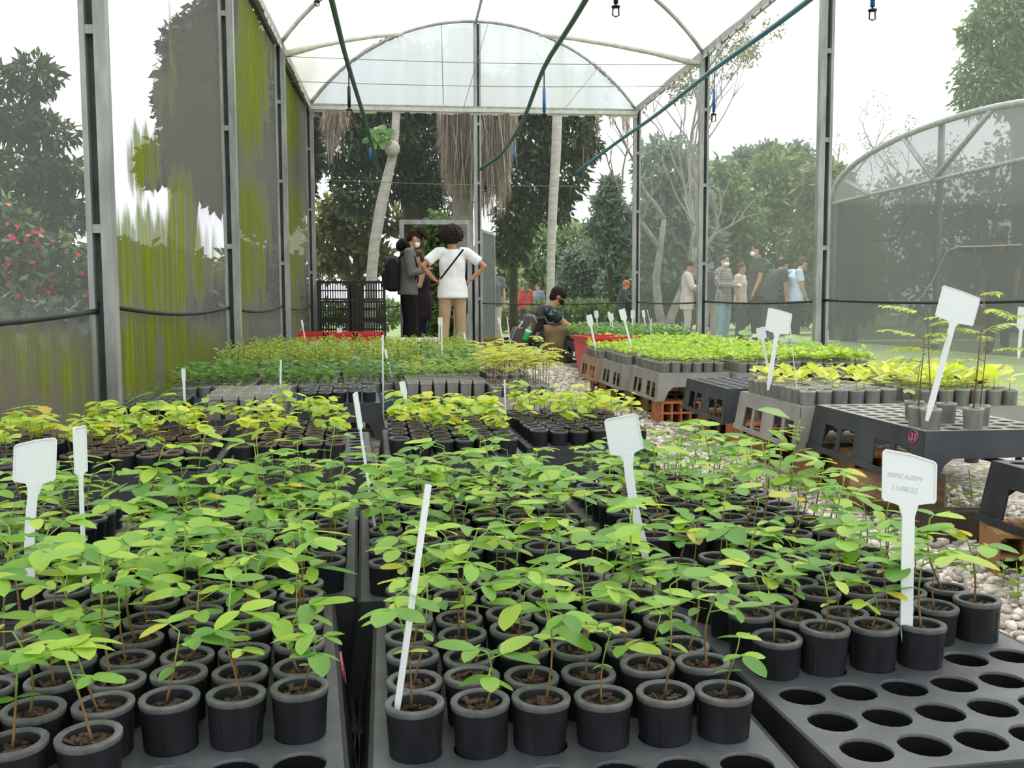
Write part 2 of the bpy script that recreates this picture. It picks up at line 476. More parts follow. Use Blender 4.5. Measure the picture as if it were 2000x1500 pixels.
def xform(loc=(0, 0, 0), rz=0, ry=0, rx=0, s=1):
    return Matrix.Translation(loc) @ Euler((rx, ry, rz), 'XYZ').to_matrix().to_4x4() @ Matrix.Scale(s, 4)


def Rz(a): return Matrix.Rotation(a, 4, 'Z')
def Ry(a): return Matrix.Rotation(a, 4, 'Y')
def Rx(a): return Matrix.Rotation(a, 4, 'X')

# ------------------------------------------------------------------ the setting: ground, walls, roof
XL, XR, YB, BAY = -1.217, 3.135, 13.126, 3.0
EAVE, RIDGE, XM = 3.31, 4.43, .959
YS = [YB - BAY * k for k in range(6)]           # frames down the house, back wall first
G0 = .03                                        # gravel level
rng = random.Random(7)
nrng = np.random.default_rng(11)


def grid_plane(x0, x1, y0, y1, nx, ny, zf, name, mat):
    b = MB()
    for j in range(ny + 1):
        for i in range(nx + 1):
            x = x0 + (x1 - x0) * i / nx; y = y0 + (y1 - y0) * j / ny; b.v.append((x, y, zf(x, y)))
    for j in range(ny):
        for i in range(nx):
            a = j * (nx + 1) + i; b.face((a, a + 1, a + nx + 2, a + nx + 1), 0, True)
    return b.build(name, mat)


tag(grid_plane(-1.6, 3.6, -2.2, 13.6, 20, 60, lambda x, y: G0 + .006 * math.sin(5 * x + 3 * y), 'floor', 'gravel'), 'pale gravel floor of the plant house', kind='structure')
tag(grid_plane(-70, 90, -20, 130, 40, 40, lambda x, y: (-.0 if y < 14 else -min(.3, .012 * (y - 14))) + (.02 if y > 14 else -.02), 'ground', 'grass_ground'), 'grassy ground outside the plant house', kind='structure')

# loose gravel of the path, real stones as far as they can be told apart
def pebbles(name, n, x0, x1, y0, y1, smin, smax):
    t = (1 + 5 ** .5) / 2
    ico = np.array([(-1, t, 0), (1, t, 0), (-1, -t, 0), (1, -t, 0), (0, -1, t), (0, 1, t), (0, -1, -t), (0, 1, -t), (t, 0, -1), (t, 0, 1), (-t, 0, -1), (-t, 0, 1)]) / 1.9
    tri = np.array([(0, 11, 5), (0, 5, 1), (0, 1, 7), (0, 7, 10), (0, 10, 11), (1, 5, 9), (5, 11, 4), (11, 10, 2), (10, 7, 6), (7, 1, 8), (3, 9, 4), (3, 4, 2), (3, 2, 6), (3, 6, 8), (3, 8, 9), (4, 9, 5), (2, 4, 11), (6, 2, 10), (8, 6, 7), (9, 8, 1)])
    s = nrng.uniform(smin, smax, (n, 1, 1)) * nrng.uniform(.6, 1.2, (n, 1, 3)) * np.array([1, 1, .7])
    v = ico[None] * (1 + nrng.uniform(-.18, .18, (n, 12, 1))) * s
    a = nrng.uniform(0, 6.28, n); ca, sa = np.cos(a)[:, None], np.sin(a)[:, None]
    x = v[:, :, 0] * ca - v[:, :, 1] * sa; y = v[:, :, 0] * sa + v[:, :, 1] * ca
    v = np.stack([x, y, v[:, :, 2]], 2)
    pos = np.stack([nrng.uniform(x0, x1, n), nrng.uniform(y0, y1, n), G0 + nrng.uniform(-.003, .012, n)], 1)
    v = (v + pos[:, None]).reshape(-1, 3)
    f = (tri[None] + 12 * np.arange(n)[:, None, None]).reshape(-1, 3)
    me = bpy.data.meshes.new(name); me.vertices.add(len(v)); me.vertices.foreach_set('co', v.astype(np.float32).ravel())
    me.loops.add(len(f) * 3); me.loops.foreach_set('vertex_index', f.astype(np.int32).ravel())
    me.polygons.add(len(f)); me.polygons.foreach_set('loop_start', np.arange(0, len(f) * 3, 3, dtype=np.int32))
    me.update(calc_edges=True); me.materials.append(MAT['pebble']); return me


peb = obj('gravel', pebbles('gravel', 11000, .82, 2.1, 1.2, 4.2, .008, .019))
tag(peb, 'loose pale gravel stones of the path between the trays', 'gravel', kind='stuff')
peb = obj('gravel', pebbles('gravel', 7000, .6, 1.75, 4.2, 11.5, .014, .024))
tag(peb, 'loose gravel further down the path towards the brown bag', 'gravel', kind='stuff')
peb = obj('gravel', pebbles('gravel', 2600, -.25, .05, 1.2, 2.8, .008, .017))
tag(peb, 'gravel in the gap between the two foreground tray rows', 'gravel', kind='stuff')


def arch_pt(t, dr=0):         # t in 0..1 from the left eave to the right one
    hw = (XR - XL) / 2; rise = RIDGE - EAVE; R = (hw * hw + rise * rise) / (2 * rise)
    a0 = math.asin(hw / R); a = -a0 + 2 * a0 * t
    cx = (XL + XR) / 2
    return cx + (R + dr) * math.sin(a), RIDGE - R + (R + dr) * math.cos(a)


ceil = tag(empty('ceiling'), 'milky plastic film roof over the arches', kind='structure')
for k in range(5):
    b = MB(); y0, y1 = YS[k], YS[k + 1]; NA, NB = 20, 5
    for j in range(NB + 1):
        for i in range(NA + 1):
            u = j / NB; sag = .03 * math.sin(math.pi * u) + .012 * math.sin(7 * i + 3 * j + k)
            x, z = arch_pt(i / NA, .03 - sag); b.v.append((x, y0 + (y1 - y0) * u, z))
    for j in range(NB):
        for i in range(NA):
            a = j * (NA + 1) + i; b.face((a, a + 1, a + NA + 2, a + NA + 1), 0, True)
    b.build('film_sheet', 'film', ceil)

# stained net of the left wall
ALG = [(300, 315, 34, 62, 1.0), (356, 80, 7, 75, .6), (343, 190, 9, 60, .35), (375, 395, 24, 55, .75), (330, 520, 105, 92, 1.1), (255, 470, 22, 70, .5), (330, 700, 108, 80, 1.1), (300, 430, 28, 50, .45),
       (505, 130, 30, 165, 1.1), (500, 480, 34, 130, 1.1), (485, 650, 26, 50, .7), (576, 200, 18, 125, 1.0), (582, 470, 22, 115, .9), (588, 620, 18, 40, .6), (60, 700, 140, 70, .4), (150, 760, 60, 60, .45),
       (332, 690, 15, 75, -1.0), (500, 630, 14, 60, -.5), (328, 560, 8, 60, -.3), (95, 790, 45, 70, -.4)]
GRIME = [(90, 760, 180, 125, .55), (60, 900, 260, 130, .6), (330, 710, 150, 105, .5), (500, 640, 60, 60, .3), (410, 230, 75, 220, .3), (500, 350, 60, 120, .3), (590, 330, 30, 200, .3)]


def stain(lst, px, py):
    v = 0
    for cx, cy, rx, ry, st in lst:
        d = math.hypot((px - cx) / rx, (py - cy) / ry)
        v += st * max(0, min(1, (1.25 - d) / .5))
    return max(0, min(1, v))


wl = tag(empty('wall_left'), 'algae-stained net wall beside the trays', kind='structure')
for k in range(5):
    y0, y1 = YS[k], YS[k + 1]; NA, NB = 60, 70; b = MB(); al = []; gr = []
    for j in range(NB + 1):
        for i in range(NA + 1):
            y = y0 + (y1 - y0) * i / NA; z = .02 + (EAVE - .05) * j / NB
            b.v.append((XL - .045 - .02 * math.sin(math.pi * i / NA), y, z))
            if y > 2.2:
                px, py = proj((XL, y, z)); jx = 14 * math.sin(y * 9 + z * 5) + 8 * math.sin(y * 23 - z * 11); jy = 20 * math.sin(y * 31)
                sc = 4.0 / max(2.5, y)
                al.append(stain(ALG, px + jx * sc, py + jy * sc)); gr.append(stain(GRIME, px + jx * sc, py + jy * sc) * .9)
            else: al.append(0); gr.append(0)
    for j in range(NB):
        for i in range(NA):
            a = j * (NA + 1) + i; b.face((a, a + 1, a + NA + 2, a + NA + 1), 0, True)
    o = b.build('net_panel', ['net_left_far', 'net_left_far', 'net_left', 'net_left_clear', 'net_left_clear'][k], wl)
    for nm, vals in (('algae', al), ('grime', gr)):
        at = o.data.attributes.new(nm, 'FLOAT', 'POINT'); at.data.foreach_set('value', vals)
    pts = [(XL - .03, y0 + (y1 - y0) * i / 8, .72 - .045 * math.sin(math.pi * i / 8) + (.03 if k > 1 else 0) * (i / 8)) for i in range(9)]
    MB().tube(pts, .012, 6).build('tie_cord', 'cord', wl)

wr = tag(empty('wall_right'), 'fine hazy net wall facing the other net house', kind='structure')
for k in range(5):
    y0, y1 = YS[k], YS[k + 1]; b = MB(); NA = 8
    for i in range(NA + 1):
        x = XR + .045 + .015 * math.sin(math.pi * i / NA)
        b.v += [(x, y0 + (y1 - y0) * i / NA, .02), (x, y0 + (y1 - y0) * i / NA, EAVE)]
    for i in range(NA): b.face((2 * i, 2 * i + 2, 2 * i + 3, 2 * i + 1), 0, True)
    b.build('net_panel', 'net_right', wr)
    MB().tube([(XR + .03, y0 + (y1 - y0) * i / 8, .745 - .02 * math.sin(math.pi * i / 8) + .006 * k) for i in range(9)], .010, 6).build('tie_cord', 'cord', wr)

# back wall: gable film above the beam, clear net with a doorway below
DX0, DX1, DZ = P(782, 600, YB).x, P(922, 600, YB).x, P(850, 430, YB).z
wb = tag(empty('wall_back'), 'end wall with a film gable over clear netting', kind='structure')
b = MB(); NA = 48
for i in range(NA + 1):
    x, z = arch_pt(i / NA, -.02); rp = .012 * math.sin(i * 1.9) + .006 * math.sin(i * 4.1)
    b.v += [(x, YB + .03 + rp, EAVE - .03), (x, YB + .03 + rp * .3, max(z, EAVE - .02))]
for i in range(NA): b.face((2 * i, 2 * i + 2, 2 * i + 3, 2 * i + 1), 0, True)
b.build('gable_film', 'gable_film', wb)
def netrect(x0, x1, z0, z1):
    n = MB(); n.v = [(x0, YB + .04, z0), (x1, YB + .04, z0), (x1, YB + .04, z1), (x0, YB + .04, z1)]; n.face((0, 1, 2, 3)); n.build('net_panel', 'net_back', wb)
netrect(XL, DX0, .02, EAVE); netrect(DX0, DX1, DZ, EAVE); netrect(DX1, XR, .02, EAVE)
b = MB()
for i in range(60):           # ragged hem of the net under the beam
    x = XL + (XR - XL) * i / 60; w = (XR - XL) / 60; d = .015 + .03 * rng.random()
    b.hexa([(x, YB - .04, EAVE - .055 - d), (x + w, YB - .04, EAVE - .055 - d * rng.uniform(.6, 1.1)), (x + w, YB - .03, EAVE - .055 - d), (x, YB - .03, EAVE - .055 - d), (x, YB - .04, EAVE - .05), (x + w, YB - .04, EAVE - .05), (x + w, YB - .03, EAVE - .05), (x, YB - .03, EAVE - .05)])
MAT['hem'] = M('hem', (.42, .42, .40), .8, (.55, .55, .52), 12)
b.build('net_hem', 'hem', wb)
pts = [(DX1 + (XR - DX1) * i / 8, YB + .03, .74 - .02 * math.sin(math.pi * i / 8)) for i in range(9)]
MB().tube(pts, .010, 6).build('tie_cord', 'cord', wb)
MB().tube([(XL + (DX0 - XL) * i / 6, YB + .03, .70 - .03 * math.sin(math.pi * i / 6)) for i in range(7)], .009, 6).build('tie_cord', 'cord', wb)

# ---- galvanised posts, each a channel of two flanges, a web and tie plates
def post(x, y, top, side, label, ties, w=.10):
    r = tag(empty('greenhouse_post', (x, y, 0)), label, 'post', 'galvanised posts of the plant house')
    wide, thin = (.045, .022)
    lf, rf = (thin, wide) if side > 0 else (wide, thin)
    for cx, ww in ((-w / 2 + lf / 2, lf), (w / 2 - rf / 2, rf)):
        MB().box((cx, 0, top / 2), (ww, .06, top)).build('flange', 'galv', r)
    MB().box((0, .018, top / 2), (w - .02, .008, top - .01)).build('web', 'galv_dark', r)
    for z in ties:
        MB().box((0, -.02, z), (w * .8, .012, .035)).build('tie_plate', 'galv', r)


T4 = [.35, 1.15, 1.97, 2.75]
post(XL, YS[3], EAVE, 1, 'broad galvanised post nearest to the camera on the stained net wall', [.32, 1.05, 1.83, 2.6])
post(XL, YS[2], EAVE, 1, 'second galvanised post along the stained net wall', T4)
post(XL, YS[1], EAVE, 1, 'third galvanised post along the stained net wall, brace pipe at its top', T4)
post(XL, YS[0], EAVE, 1, 'galvanised corner post where stained net meets the end wall', T4)
post(XR, YS[0], EAVE, -1, 'galvanised corner post between end wall and clear side net', T4)
post(XR, YS[1], EAVE, -1, 'galvanised post behind the person in the pinkish top', T4)
post(XR, YS[2], EAVE, -1, 'tall galvanised post beside the man in the pale blue shirt', [.4, 1.15, 1.95, 2.6])
post(XL, YS[4], EAVE, 1, 'galvanised post out of view beside the camera, stained side', T4)
post(XR, YS[3], EAVE, -1, 'galvanised post out of view beside the camera, clear side', T4)
post(P(933, 400, YB).x, YB - .02, RIDGE - .03, -1, 'galvanised centre post of the end wall beside the doorway', [.8, 1.55, 2.33, 3.1], .095)

ARCH_L = ['arched roof pipe at the end wall over the film gable', 'arched roof pipe one bay in front of the end wall', 'arched roof pipe over the middle of the house', 'arched roof pipe above the camera', 'arched roof pipe behind the camera', 'hindmost arched roof pipe']
for k, y in enumerate(YS):
    o = MB().tube([(arch_pt(i / 32)[0], y, arch_pt(i / 32)[1]) for i in range(33)], .022, 8).build('roof_arch', 'galv')
    tag(o, ARCH_L[k], 'pipe', 'roof arches')
tag(MB().tube([(XM, y, RIDGE - .03) for y in (YB, 8, 3, -1.8)], .02, 8).build('ridge_pipe', 'galv'), 'ridge pipe running along the top of the film roof', 'pipe')
for sx, nm in ((XL, 'slim dark gutter rail over the stained net wall'), (XR, 'thick grey gutter rail over the clear side net')):
    r = tag(empty('gutter', (sx, 0, 0)), nm, 'gutter')
    s = 1 if sx < 0 else -1; L0, L1 = -1.8, YB
    MB().box((0, (L0 + L1) / 2, EAVE + .02), (.05, L1 - L0, .07)).build('rail', 'galv', r)
    MB().box((-s * .05, (L0 + L1) / 2, EAVE + .055), (.09, L1 - L0, .02)).build('flange', 'galv_dark', r)
    b = MB()
    for i in range(70):
        y = L0 + (L1 - L0) * i / 70; d = rng.uniform(.01, .05)
        b.box((s * .028, y + .1, EAVE - .02 - d / 2), (.006, .15, d))
    b.build('loose_hem', 'hem', r)
r = tag(empty('tie_beam', (XM, YB - .04, EAVE)), 'pale horizontal beam under the film gable', 'beam')
MB().box((0, 0, -.035), (XR - XL, .05, .05)).build('angle', 'hem', r)
MB().box((0, .03, .01), (XR - XL, .06, .02)).build('ledge', 'galv', r)
for px0, px1, sx, lab in ((785, 66, XL, 'bowed brace pipe from the stained side post up to the gable arch'), (1055, 68, XR, 'bowed brace pipe from the clear side post up to the gable arch')):
    a = Vector((sx + (.03 if sx < 0 else -.03), YS[1], EAVE - .1)); e = P(px0, px1, YB - .03)
    m = (a + e) / 2 + Vector((0, 0, .04))
    tag(MB().tube([a, a.lerp(m, .5) + Vector((0, 0, .015)), m, m.lerp(e, .5) + Vector((0, 0, .01)), e], [.035, .03, .028, .028, .026], 8).build('brace_pipe', 'pipe_pale'), lab, 'pipe', 'brace pipes')
for (xa, za, xb, zb, y, lab) in ((XL, 3.2, XR, 3.22, YS[1], 'upper thin steel wire strung across the house'), (XL, 2.98, XR, 3.02, YS[1] + .1, 'lower thin steel wire strung across the house'),
                                 (XL, 2.35, XR, 2.3, YS[0] - .1, 'thin wire across the end wall netting, lower run')):
    pts = [(xa + (xb - xa) * i / 10, y, za + (zb - za) * i / 10 - .03 * math.sin(math.pi * i / 10)) for i in range(11)]
    tag(MB().tube(pts, .0035, 5).build('wire', 'wire'), lab, 'wire', 'wires across the house')
pa, pb = P(955, 40, YB - .1), P(905, 212, YB - .1)
tag(MB().tube([pa, pb], .004, 5).build('wire', 'wire'), 'slanting thin wire beside the centre post in front of the gable film', 'wire')
pa, pb = P(862, 45, YB - .1), P(866, 205, YB - .1)
tag(MB().tube([pa, pb], .005, 5).build('wire', 'wire'), 'upright thin rod on the gable film', 'wire')
pa, pb = P(1170, 130, YB - .3), P(1105, 210, YB - .1)
tag(MB().tube([pa, pb], .003, 5).build('wire', 'wire'), 'slanting thin wire on the clear-side half of the gable film', 'wire')

# ---- watering hoses and their hanging sprinklers
def hose(xy, lab, mat, tail):
    pts = [Vector((xy, y, 2.75 + .012 * math.sin(y * 1.7))) for y in (1.0, 2.5, 4, 5.5, 7, 8.5)] + [P(*t) for t in tail]
    out = []
    for i in range(len(pts) - 1):
        for q in range(4):
            t = q / 4; p0 = pts[max(i - 1, 0)]; p1 = pts[i]; p2 = pts[i + 1]; p3 = pts[min(i + 2, len(pts) - 1)]
            out.append(.5 * ((2 * p1) + (p2 - p0) * t + (2 * p0 - 5 * p1 + 4 * p2 - p3) * t * t + (3 * p1 - p0 - 3 * p2 + p3) * t ** 3))
    out.append(pts[-1])
    tag(MB().tube(out, .021, 8).build('watering_hose', mat), lab, 'hose', 'overhead watering hoses')


hose(-.46, 'dark green hose hanging over the stained-net side', 'hose_green', [(713, 235, 10.6), (728, 290, 12.2), (740, 333, 12.95)])
hose(1.21, 'dark green hose ending at the centre post', 'hose_green', [(1025, 228, 10.4), (1000, 272, 11.7), (975, 305, 12.6), (937, 331, 13.0)])
hose(2.69, 'blue hose hanging along the clear-net side', 'hose_blue', [(1282, 224, 10.4), (1205, 278, 12.0), (1125, 338, 13.0)])


def sprinkler(px, py0, py1, Y, mat, lab):
    if isinstance(Y, tuple): t = Vector((Y[0], Y[1], 2.735)); bt = P(px, py1, Y[1])
    else: t = P(px, py0, Y); bt = P(px, py1, Y)
    L = t.z - bt.z
    r = tag(empty('sprinkler', t), lab, 'sprinkler', 'hanging sprinklers')
    MB().tube([(0, 0, 0), (0, 0, -L * .85)], .006, 6).build('feed_tube', 'dark_plastic', r)
    MB().tube([(0, 0, -L * .35), (0, 0, -L * .8)], .014, 8).build('weight', mat, r)
    h = MB().lathe([(.004, -L * .82), (.026, -L * .84), (.026, -L * .86), (.006, -L * .87)], 10).build('head', 'dark_plastic', r)
    MB().tube([(.016, 0, -L * .86), (.018, 0, -L * .98), (0, 0, -L), (-.018, 0, -L * .98), (-.016, 0, -L * .86)], .005, 6).build('bridge', 'dark_plastic', h)


sprinkler(694, 150, 228, (-.46, 8.64), 'dark_plastic', 'sprinkler hanging from the hose on the stained-net side, by the gable')
sprinkler(722, 268, 325, 11.55, 'sprink_blue', 'blue sprinkler hanging before the dark tree and the sprig')
sprinkler(1059, 142, 240, (1.21, 8.49), 'sprink_blue', 'sprinkler hanging before the gable film, clear-net half')
sprinkler(1004, 263, 328, 11.4, 'sprink_blue', 'blue sprinkler hanging before the dead palm fronds')
sprinkler(1400, 138, 238, (2.69, 8.41), 'sprink_blue', 'sprinkler hanging from the blue hose beside the side post')
sprinkler(1211, -70, 33, (1.21, 5.6), 'dark_plastic', 'sprinkler hanging at the top edge under the roof film')
sprinkler(1715, -80, 40, (2.69, 5.5), 'sprink_blue', 'sprinkler hanging at the top edge beyond the tall post')
sprinkler(618, -50, 12, 8.2, 'dark_plastic', 'small sprinkler by the roof arch, top edge')
sprinkler(948, 330, 382, 12.9, 'dark_plastic', 'thin black sprinkler beside the centre post')

# ---- doorway
r = tag(empty('door_frame', ((DX0 + DX1) / 2, YB - .03, 0)), 'pale aluminium door frame in the end wall', 'door frame')
hw = (DX1 - DX0) / 2
for s in (-1, 1): MB().box((s * (hw - .03), 0, DZ / 2), (.06, .06, DZ)).build('jamb', 'galv', r)
MB().box((0, 0, DZ - .03), (2 * hw - .12, .06, .06)).build('lintel', 'galv', r)
dp = P(946, 600, YB + .5)
r = empty('door_1', (DX1 + .14, YB + .1, 0)); tag(r, 'open door leaf of dark netting swung outwards', kind='structure')
ang = Matrix.Rotation(math.radians(74), 3, 'Z')
MB().box(ang @ Vector((.45, 0, DZ * .47)), (.86, .012, DZ * .9), 0, ang).build('leaf_panel', 'galv_dark', r)
for dx in (.0, .9): MB().box(ang @ Vector((dx, 0, DZ * .47)), (.04, .03, DZ * .92), 0, ang).build('stile', 'galv', r)
for dz in (.06, DZ * .93): MB().box(ang @ Vector((.45, 0, dz)), (.86, .03, .04), 0, ang).build('rail', 'galv', r)

# ---- the other net house
NX, NY0, NY1, NE, NR = 8.1, 18.0, 10.6, 2.6, 3.45
def narch(t):
    yc, hw2, rise = (NY0 + NY1) / 2, (NY0 - NY1) / 2, NR - NE
    return yc + hw2 * math.cos(math.pi * t), NE + rise * math.sin(math.pi * t) ** .75
r = tag(empty('net_house', (0, 0, 0)), 'dark shade-net house with an arched roof beyond the clear net', 'net house')
b = MB(); NA = 24
for i in range(NA + 1):
    y, z = narch(i / NA); b.v += [(NX, y, NE), (NX, y, z)]
for i in range(NA): b.face((2 * i, 2 * i + 1, 2 * i + 3, 2 * i + 2))
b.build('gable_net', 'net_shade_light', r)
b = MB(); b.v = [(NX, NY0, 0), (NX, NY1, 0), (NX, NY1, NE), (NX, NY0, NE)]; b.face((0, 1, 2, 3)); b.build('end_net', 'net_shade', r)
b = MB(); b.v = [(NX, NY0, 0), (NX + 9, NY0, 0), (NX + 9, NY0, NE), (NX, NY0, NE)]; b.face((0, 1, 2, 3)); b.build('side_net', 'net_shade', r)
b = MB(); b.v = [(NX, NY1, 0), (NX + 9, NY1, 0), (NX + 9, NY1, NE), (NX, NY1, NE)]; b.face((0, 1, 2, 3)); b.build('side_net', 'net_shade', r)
b = MB()
for i in range(NA + 1):
    y, z = narch(i / NA); b.v += [(NX, y, z), (NX + 9, y, z)]
for i in range(NA): b.face((2 * i, 2 * i + 1, 2 * i + 3, 2 * i + 2), 0, True)
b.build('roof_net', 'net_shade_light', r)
for dx in (0, 4.5, 9):
    MB().tube([(NX + dx, *narch(i / 24)) for i in range(25)], .05, 8).build('arch', 'galv', r)
    for y in (NY0, (NY0 + NY1) / 2, NY1): MB().tube([(NX + dx + .05, y, 0), (NX + dx + .05, y, NE if y != 14.3 else NR)], .05, 8).build('post', 'galv', r)
MB().tube([(NX, NY0, NE), (NX, NY1, NE)], .03, 8).build('eave_rail', 'galv', r)
for (ya, za, yb, zb) in ((15.35, 3.4, 14.4, NE), (12.9, 3.4, 14.4, NE), (17.4, 2.95, 16.5, NE)): MB().tube([(NX, ya, za), (NX, yb, zb)], .04, 8).build('strut', 'galv', r)
MB().tube([P(1640, 392, 17.9), P(1700, 470, 16.9), P(1745, 470, 16.1), P(1790, 400, 15.4)], .02, 6).build('slack_seam', 'cord', r)
pts = [PXX(px, py, XR + .075) for px, py in ((1995, 478), (1930, 481), (1870, 482), (1850, 490), (1820, 550), (1785, 600), (1755, 616), (1740, 614))]
tag(MB().tube(pts, .004, 6).build('loose_cord', 'galv'), 'loose pale and dark cord dangling outside the clear net', 'cord')

# ------------------------------------------------------------------ trays, pots, seedlings
PXC, PYC = .066, .0715
MESHES = {}


def tray_meshes(nc, nr, px, py, H=.165, flare=.022, long_windows=4):
    key = (nc, nr, px, py, H)
    if key in MESHES: return MESHES[key]
    mg = .016; W, L = nc * px + 2 * mg, nr * py + 2 * mg
    b = MB(); N = 16; R = .0275 * (px / .066)
    for j in range(nr):
        for i in range(nc):
            cx, cy = -W / 2 + mg + (i + .5) * px, -L / 2 + mg + (j + .5) * py; base = len(b.v)
            for k in range(N):
                a = 2 * math.pi * k / N; c, s = math.cos(a), math.sin(a); e = max(abs(c), abs(s))
                b.v += [(cx + c / e * px / 2, cy + s / e * py / 2, 0), (cx + R * c, cy + R * s, 0), (cx + R * c, cy + R * s, -.004), (cx + R * c, cy + R * s, -.032)]
            for k in range(N):
                k2 = (k + 1) % N
                b.face((base + 4 * k, base + 4 * k2, base + 4 * k2 + 1, base + 4 * k + 1)); b.face((base + 4 * k + 1, base + 4 * k2 + 1, base + 4 * k2 + 2, base + 4 * k + 2), 0, True); b.face((base + 4 * k + 2, base + 4 * k2 + 2, base + 4 * k2 + 3, base + 4 * k + 3), 1, True)
    for (x0, x1, y0, y1) in ((-W / 2, W / 2, -L / 2, -L / 2 + mg), (-W / 2, W / 2, L / 2 - mg, L / 2), (-W / 2, -W / 2 + mg, -L / 2 + mg, L / 2 - mg), (W / 2 - mg, W / 2, -L / 2 + mg, L / 2 - mg)):
        b.box(((x0 + x1) / 2, (y0 + y1) / 2, -.004), (x1 - x0, y1 - y0, .008))

    def panel(length, wins, arch):
        q = MB()
        def slab(u0, u1, v0, v1, v1b=None, extra=0):
            v1b = v1 if v1b is None else v1b; t = .005
            pts = []
            for tt in (0, t):
                for (u, v) in ((u0, v0), (u1, v0), (u1, v1b), (u0, v1)):
                    pts.append((u * (1 + 2 * flare / length * v / H), flare * v / H + tt - t + extra, -v))
            q.hexa([pts[i] for i in (3, 2, 6, 7, 0, 1, 5, 4)])
        h = length / 2
        if arch:
            aw, at = length * .40, H * .50
            slab(-h, -aw, 0, H); slab(aw, h, 0, H); n = 14
            for i in range(n):
                u0 = -aw + 2 * aw * i / n; u1 = -aw + 2 * aw * (i + 1) / n
                fa = lambda u: at + (H - at) * max(0, (abs(u) / aw - .72) / .28) ** 2
                slab(u0, u1, 0, fa(u0), fa(u1))
        else:
            slab(-h, h, 0, H * .36); slab(-h, h, H * .88, H, None, .006)
            edges = [-h]
            for c, w in wins: edges += [c - w / 2, c + w / 2]
            edges.append(h)
            for i in range(0, len(edges), 2): slab(edges[i], edges[i + 1], H * .36, H * .88)
        return q
    w = L * .13
    wins = [(-L * .36, w), (-L * .19, w), (L * .12, w), (L * .29, w)]
    MESHES[key] = dict(deck=b, long=panel(L, wins, False), end=panel(W, None, True), W=W, L=L, H=H, cache={})
    return MESHES[key]


TRAYS = {}


def tray(key, ox, oy, th, zrim, nc, nr, mats, label, r0=0, px=PXC, py=PYC, prot=.05, group=None, H=.165):
    """ox, oy: centre of the cell (0, -r0 rows); zrim: height of the pot rims"""
    T = tray_meshes(nc, nr, px, py, H); W, L = T['W'], T['L']; mg = .016
    c, s = math.cos(th), math.sin(th)
    lx, ly = W / 2 - mg - .5 * px, L / 2 - mg - (.5 + r0) * py
    cx, cy = ox + c * lx - s * ly, oy + s * lx + c * ly
    zb = zrim - prot - H
    r = tag(empty('seedling_tray', (cx, cy, zb), th), label, 'tray', group or 'plastic seedling trays')
    deckm, sidem = mats
    for part, mt in (('deck', deckm), ('long', sidem), ('end', sidem)):
        if mt not in T['cache'].setdefault(part, {}): T['cache'][part][mt] = T[part].mesh({'deck': 'deck', 'long': 'side_panel', 'end': 'end_panel'}[part], [mt, 'hole_black'] if part == 'deck' else [mt])
    C = T['cache']
    obj('deck', C['deck'][deckm], r, (0, 0, H))
    for sg in (0, 1):
        obj('side_panel', C['long'][sidem], r, mtx=Rz(math.pi / 2 + math.pi * sg) @ Matrix.Translation((0, W / 2, H)))
        obj('end_panel', C['end'][sidem], r, mtx=Rz(math.pi * sg) @ Matrix.Translation((0, L / 2, H)))
    TRAYS[key] = dict(cx=cx, cy=cy, th=th, nc=nc, nr=nr, px=px, py=py, W=W, L=L, zrim=zrim, zdeck=zrim - prot, zb=zb, r0=r0)
    return r


def cell(key, i, j):
    t = TRAYS[key]; lx = -t['W'] / 2 + .016 + (i + .5) * t['px']; ly = -t['L'] / 2 + .016 + (j + .5) * t['py']
    c, s = math.cos(t['th']), math.sin(t['th'])
    return t['cx'] + c * lx - s * ly, t['cy'] + s * lx + c * ly


# ---- pot, soil and leaf shapes shared by all copies (origin of a pot at the middle of its rim)
def pot_mesh(name, body, rim, seg=20, R=.0315, Lp=.17, rib=True):
    b = MB()
    b.lathe([(.012, -Lp), (.02, -Lp + .002), (R - .0042, -.05), (R - .002, -.012), (R - .0006, -.006), (R, -.0012), (R - .0008, 0), (R - .0072, 0), (R - .0080, -.002), (R - .0092, -.03)], seg, [0, 0, 0, 0, 1, 1, 1, 1, 0])
    if rib:
        for k in range(5):
            a = k * 1.2566 + .3
            b.bar(((R - .0022) * math.cos(a), (R - .0022) * math.sin(a), -.013), ((R - .0062) * math.cos(a), (R - .0062) * math.sin(a), -.075), .0014, .0014)
    return b.mesh(name, [body, rim])


def square_pot_mesh():
    b = MB()
    for (h0, h1, z0, z1, m) in ((.022, .027, -.11, -.012, 0), (.0295, .0295, -.012, 0, 1)):
        b.hexa([(-h0, -h0, z0), (h0, -h0, z0), (h0, h0, z0), (-h0, h0, z0), (-h1, -h1, z1), (h1, -h1, z1), (h1, h1, z1), (-h1, h1, z1)], m)
    for (x, y, dx, dy) in ((0, -.028, .059, .004), (0, .028, .059, .004), (-.028, 0, .004, .052), (.028, 0, .004, .052)): b.box((x, y, .003), (dx, dy, .006), 1)
    for sx, sy in ((0, -1), (-1, 0), (1, 0)): b.bar((sx * .0275 + .008 * (sy != 0), sy * .0275, -.012), (sx * .0225 + .008 * (sy != 0), sy * .0225, -.11), .003, .003, 0)
    return b.mesh('pot', ['pot_grey', 'pot_grey_rim'])


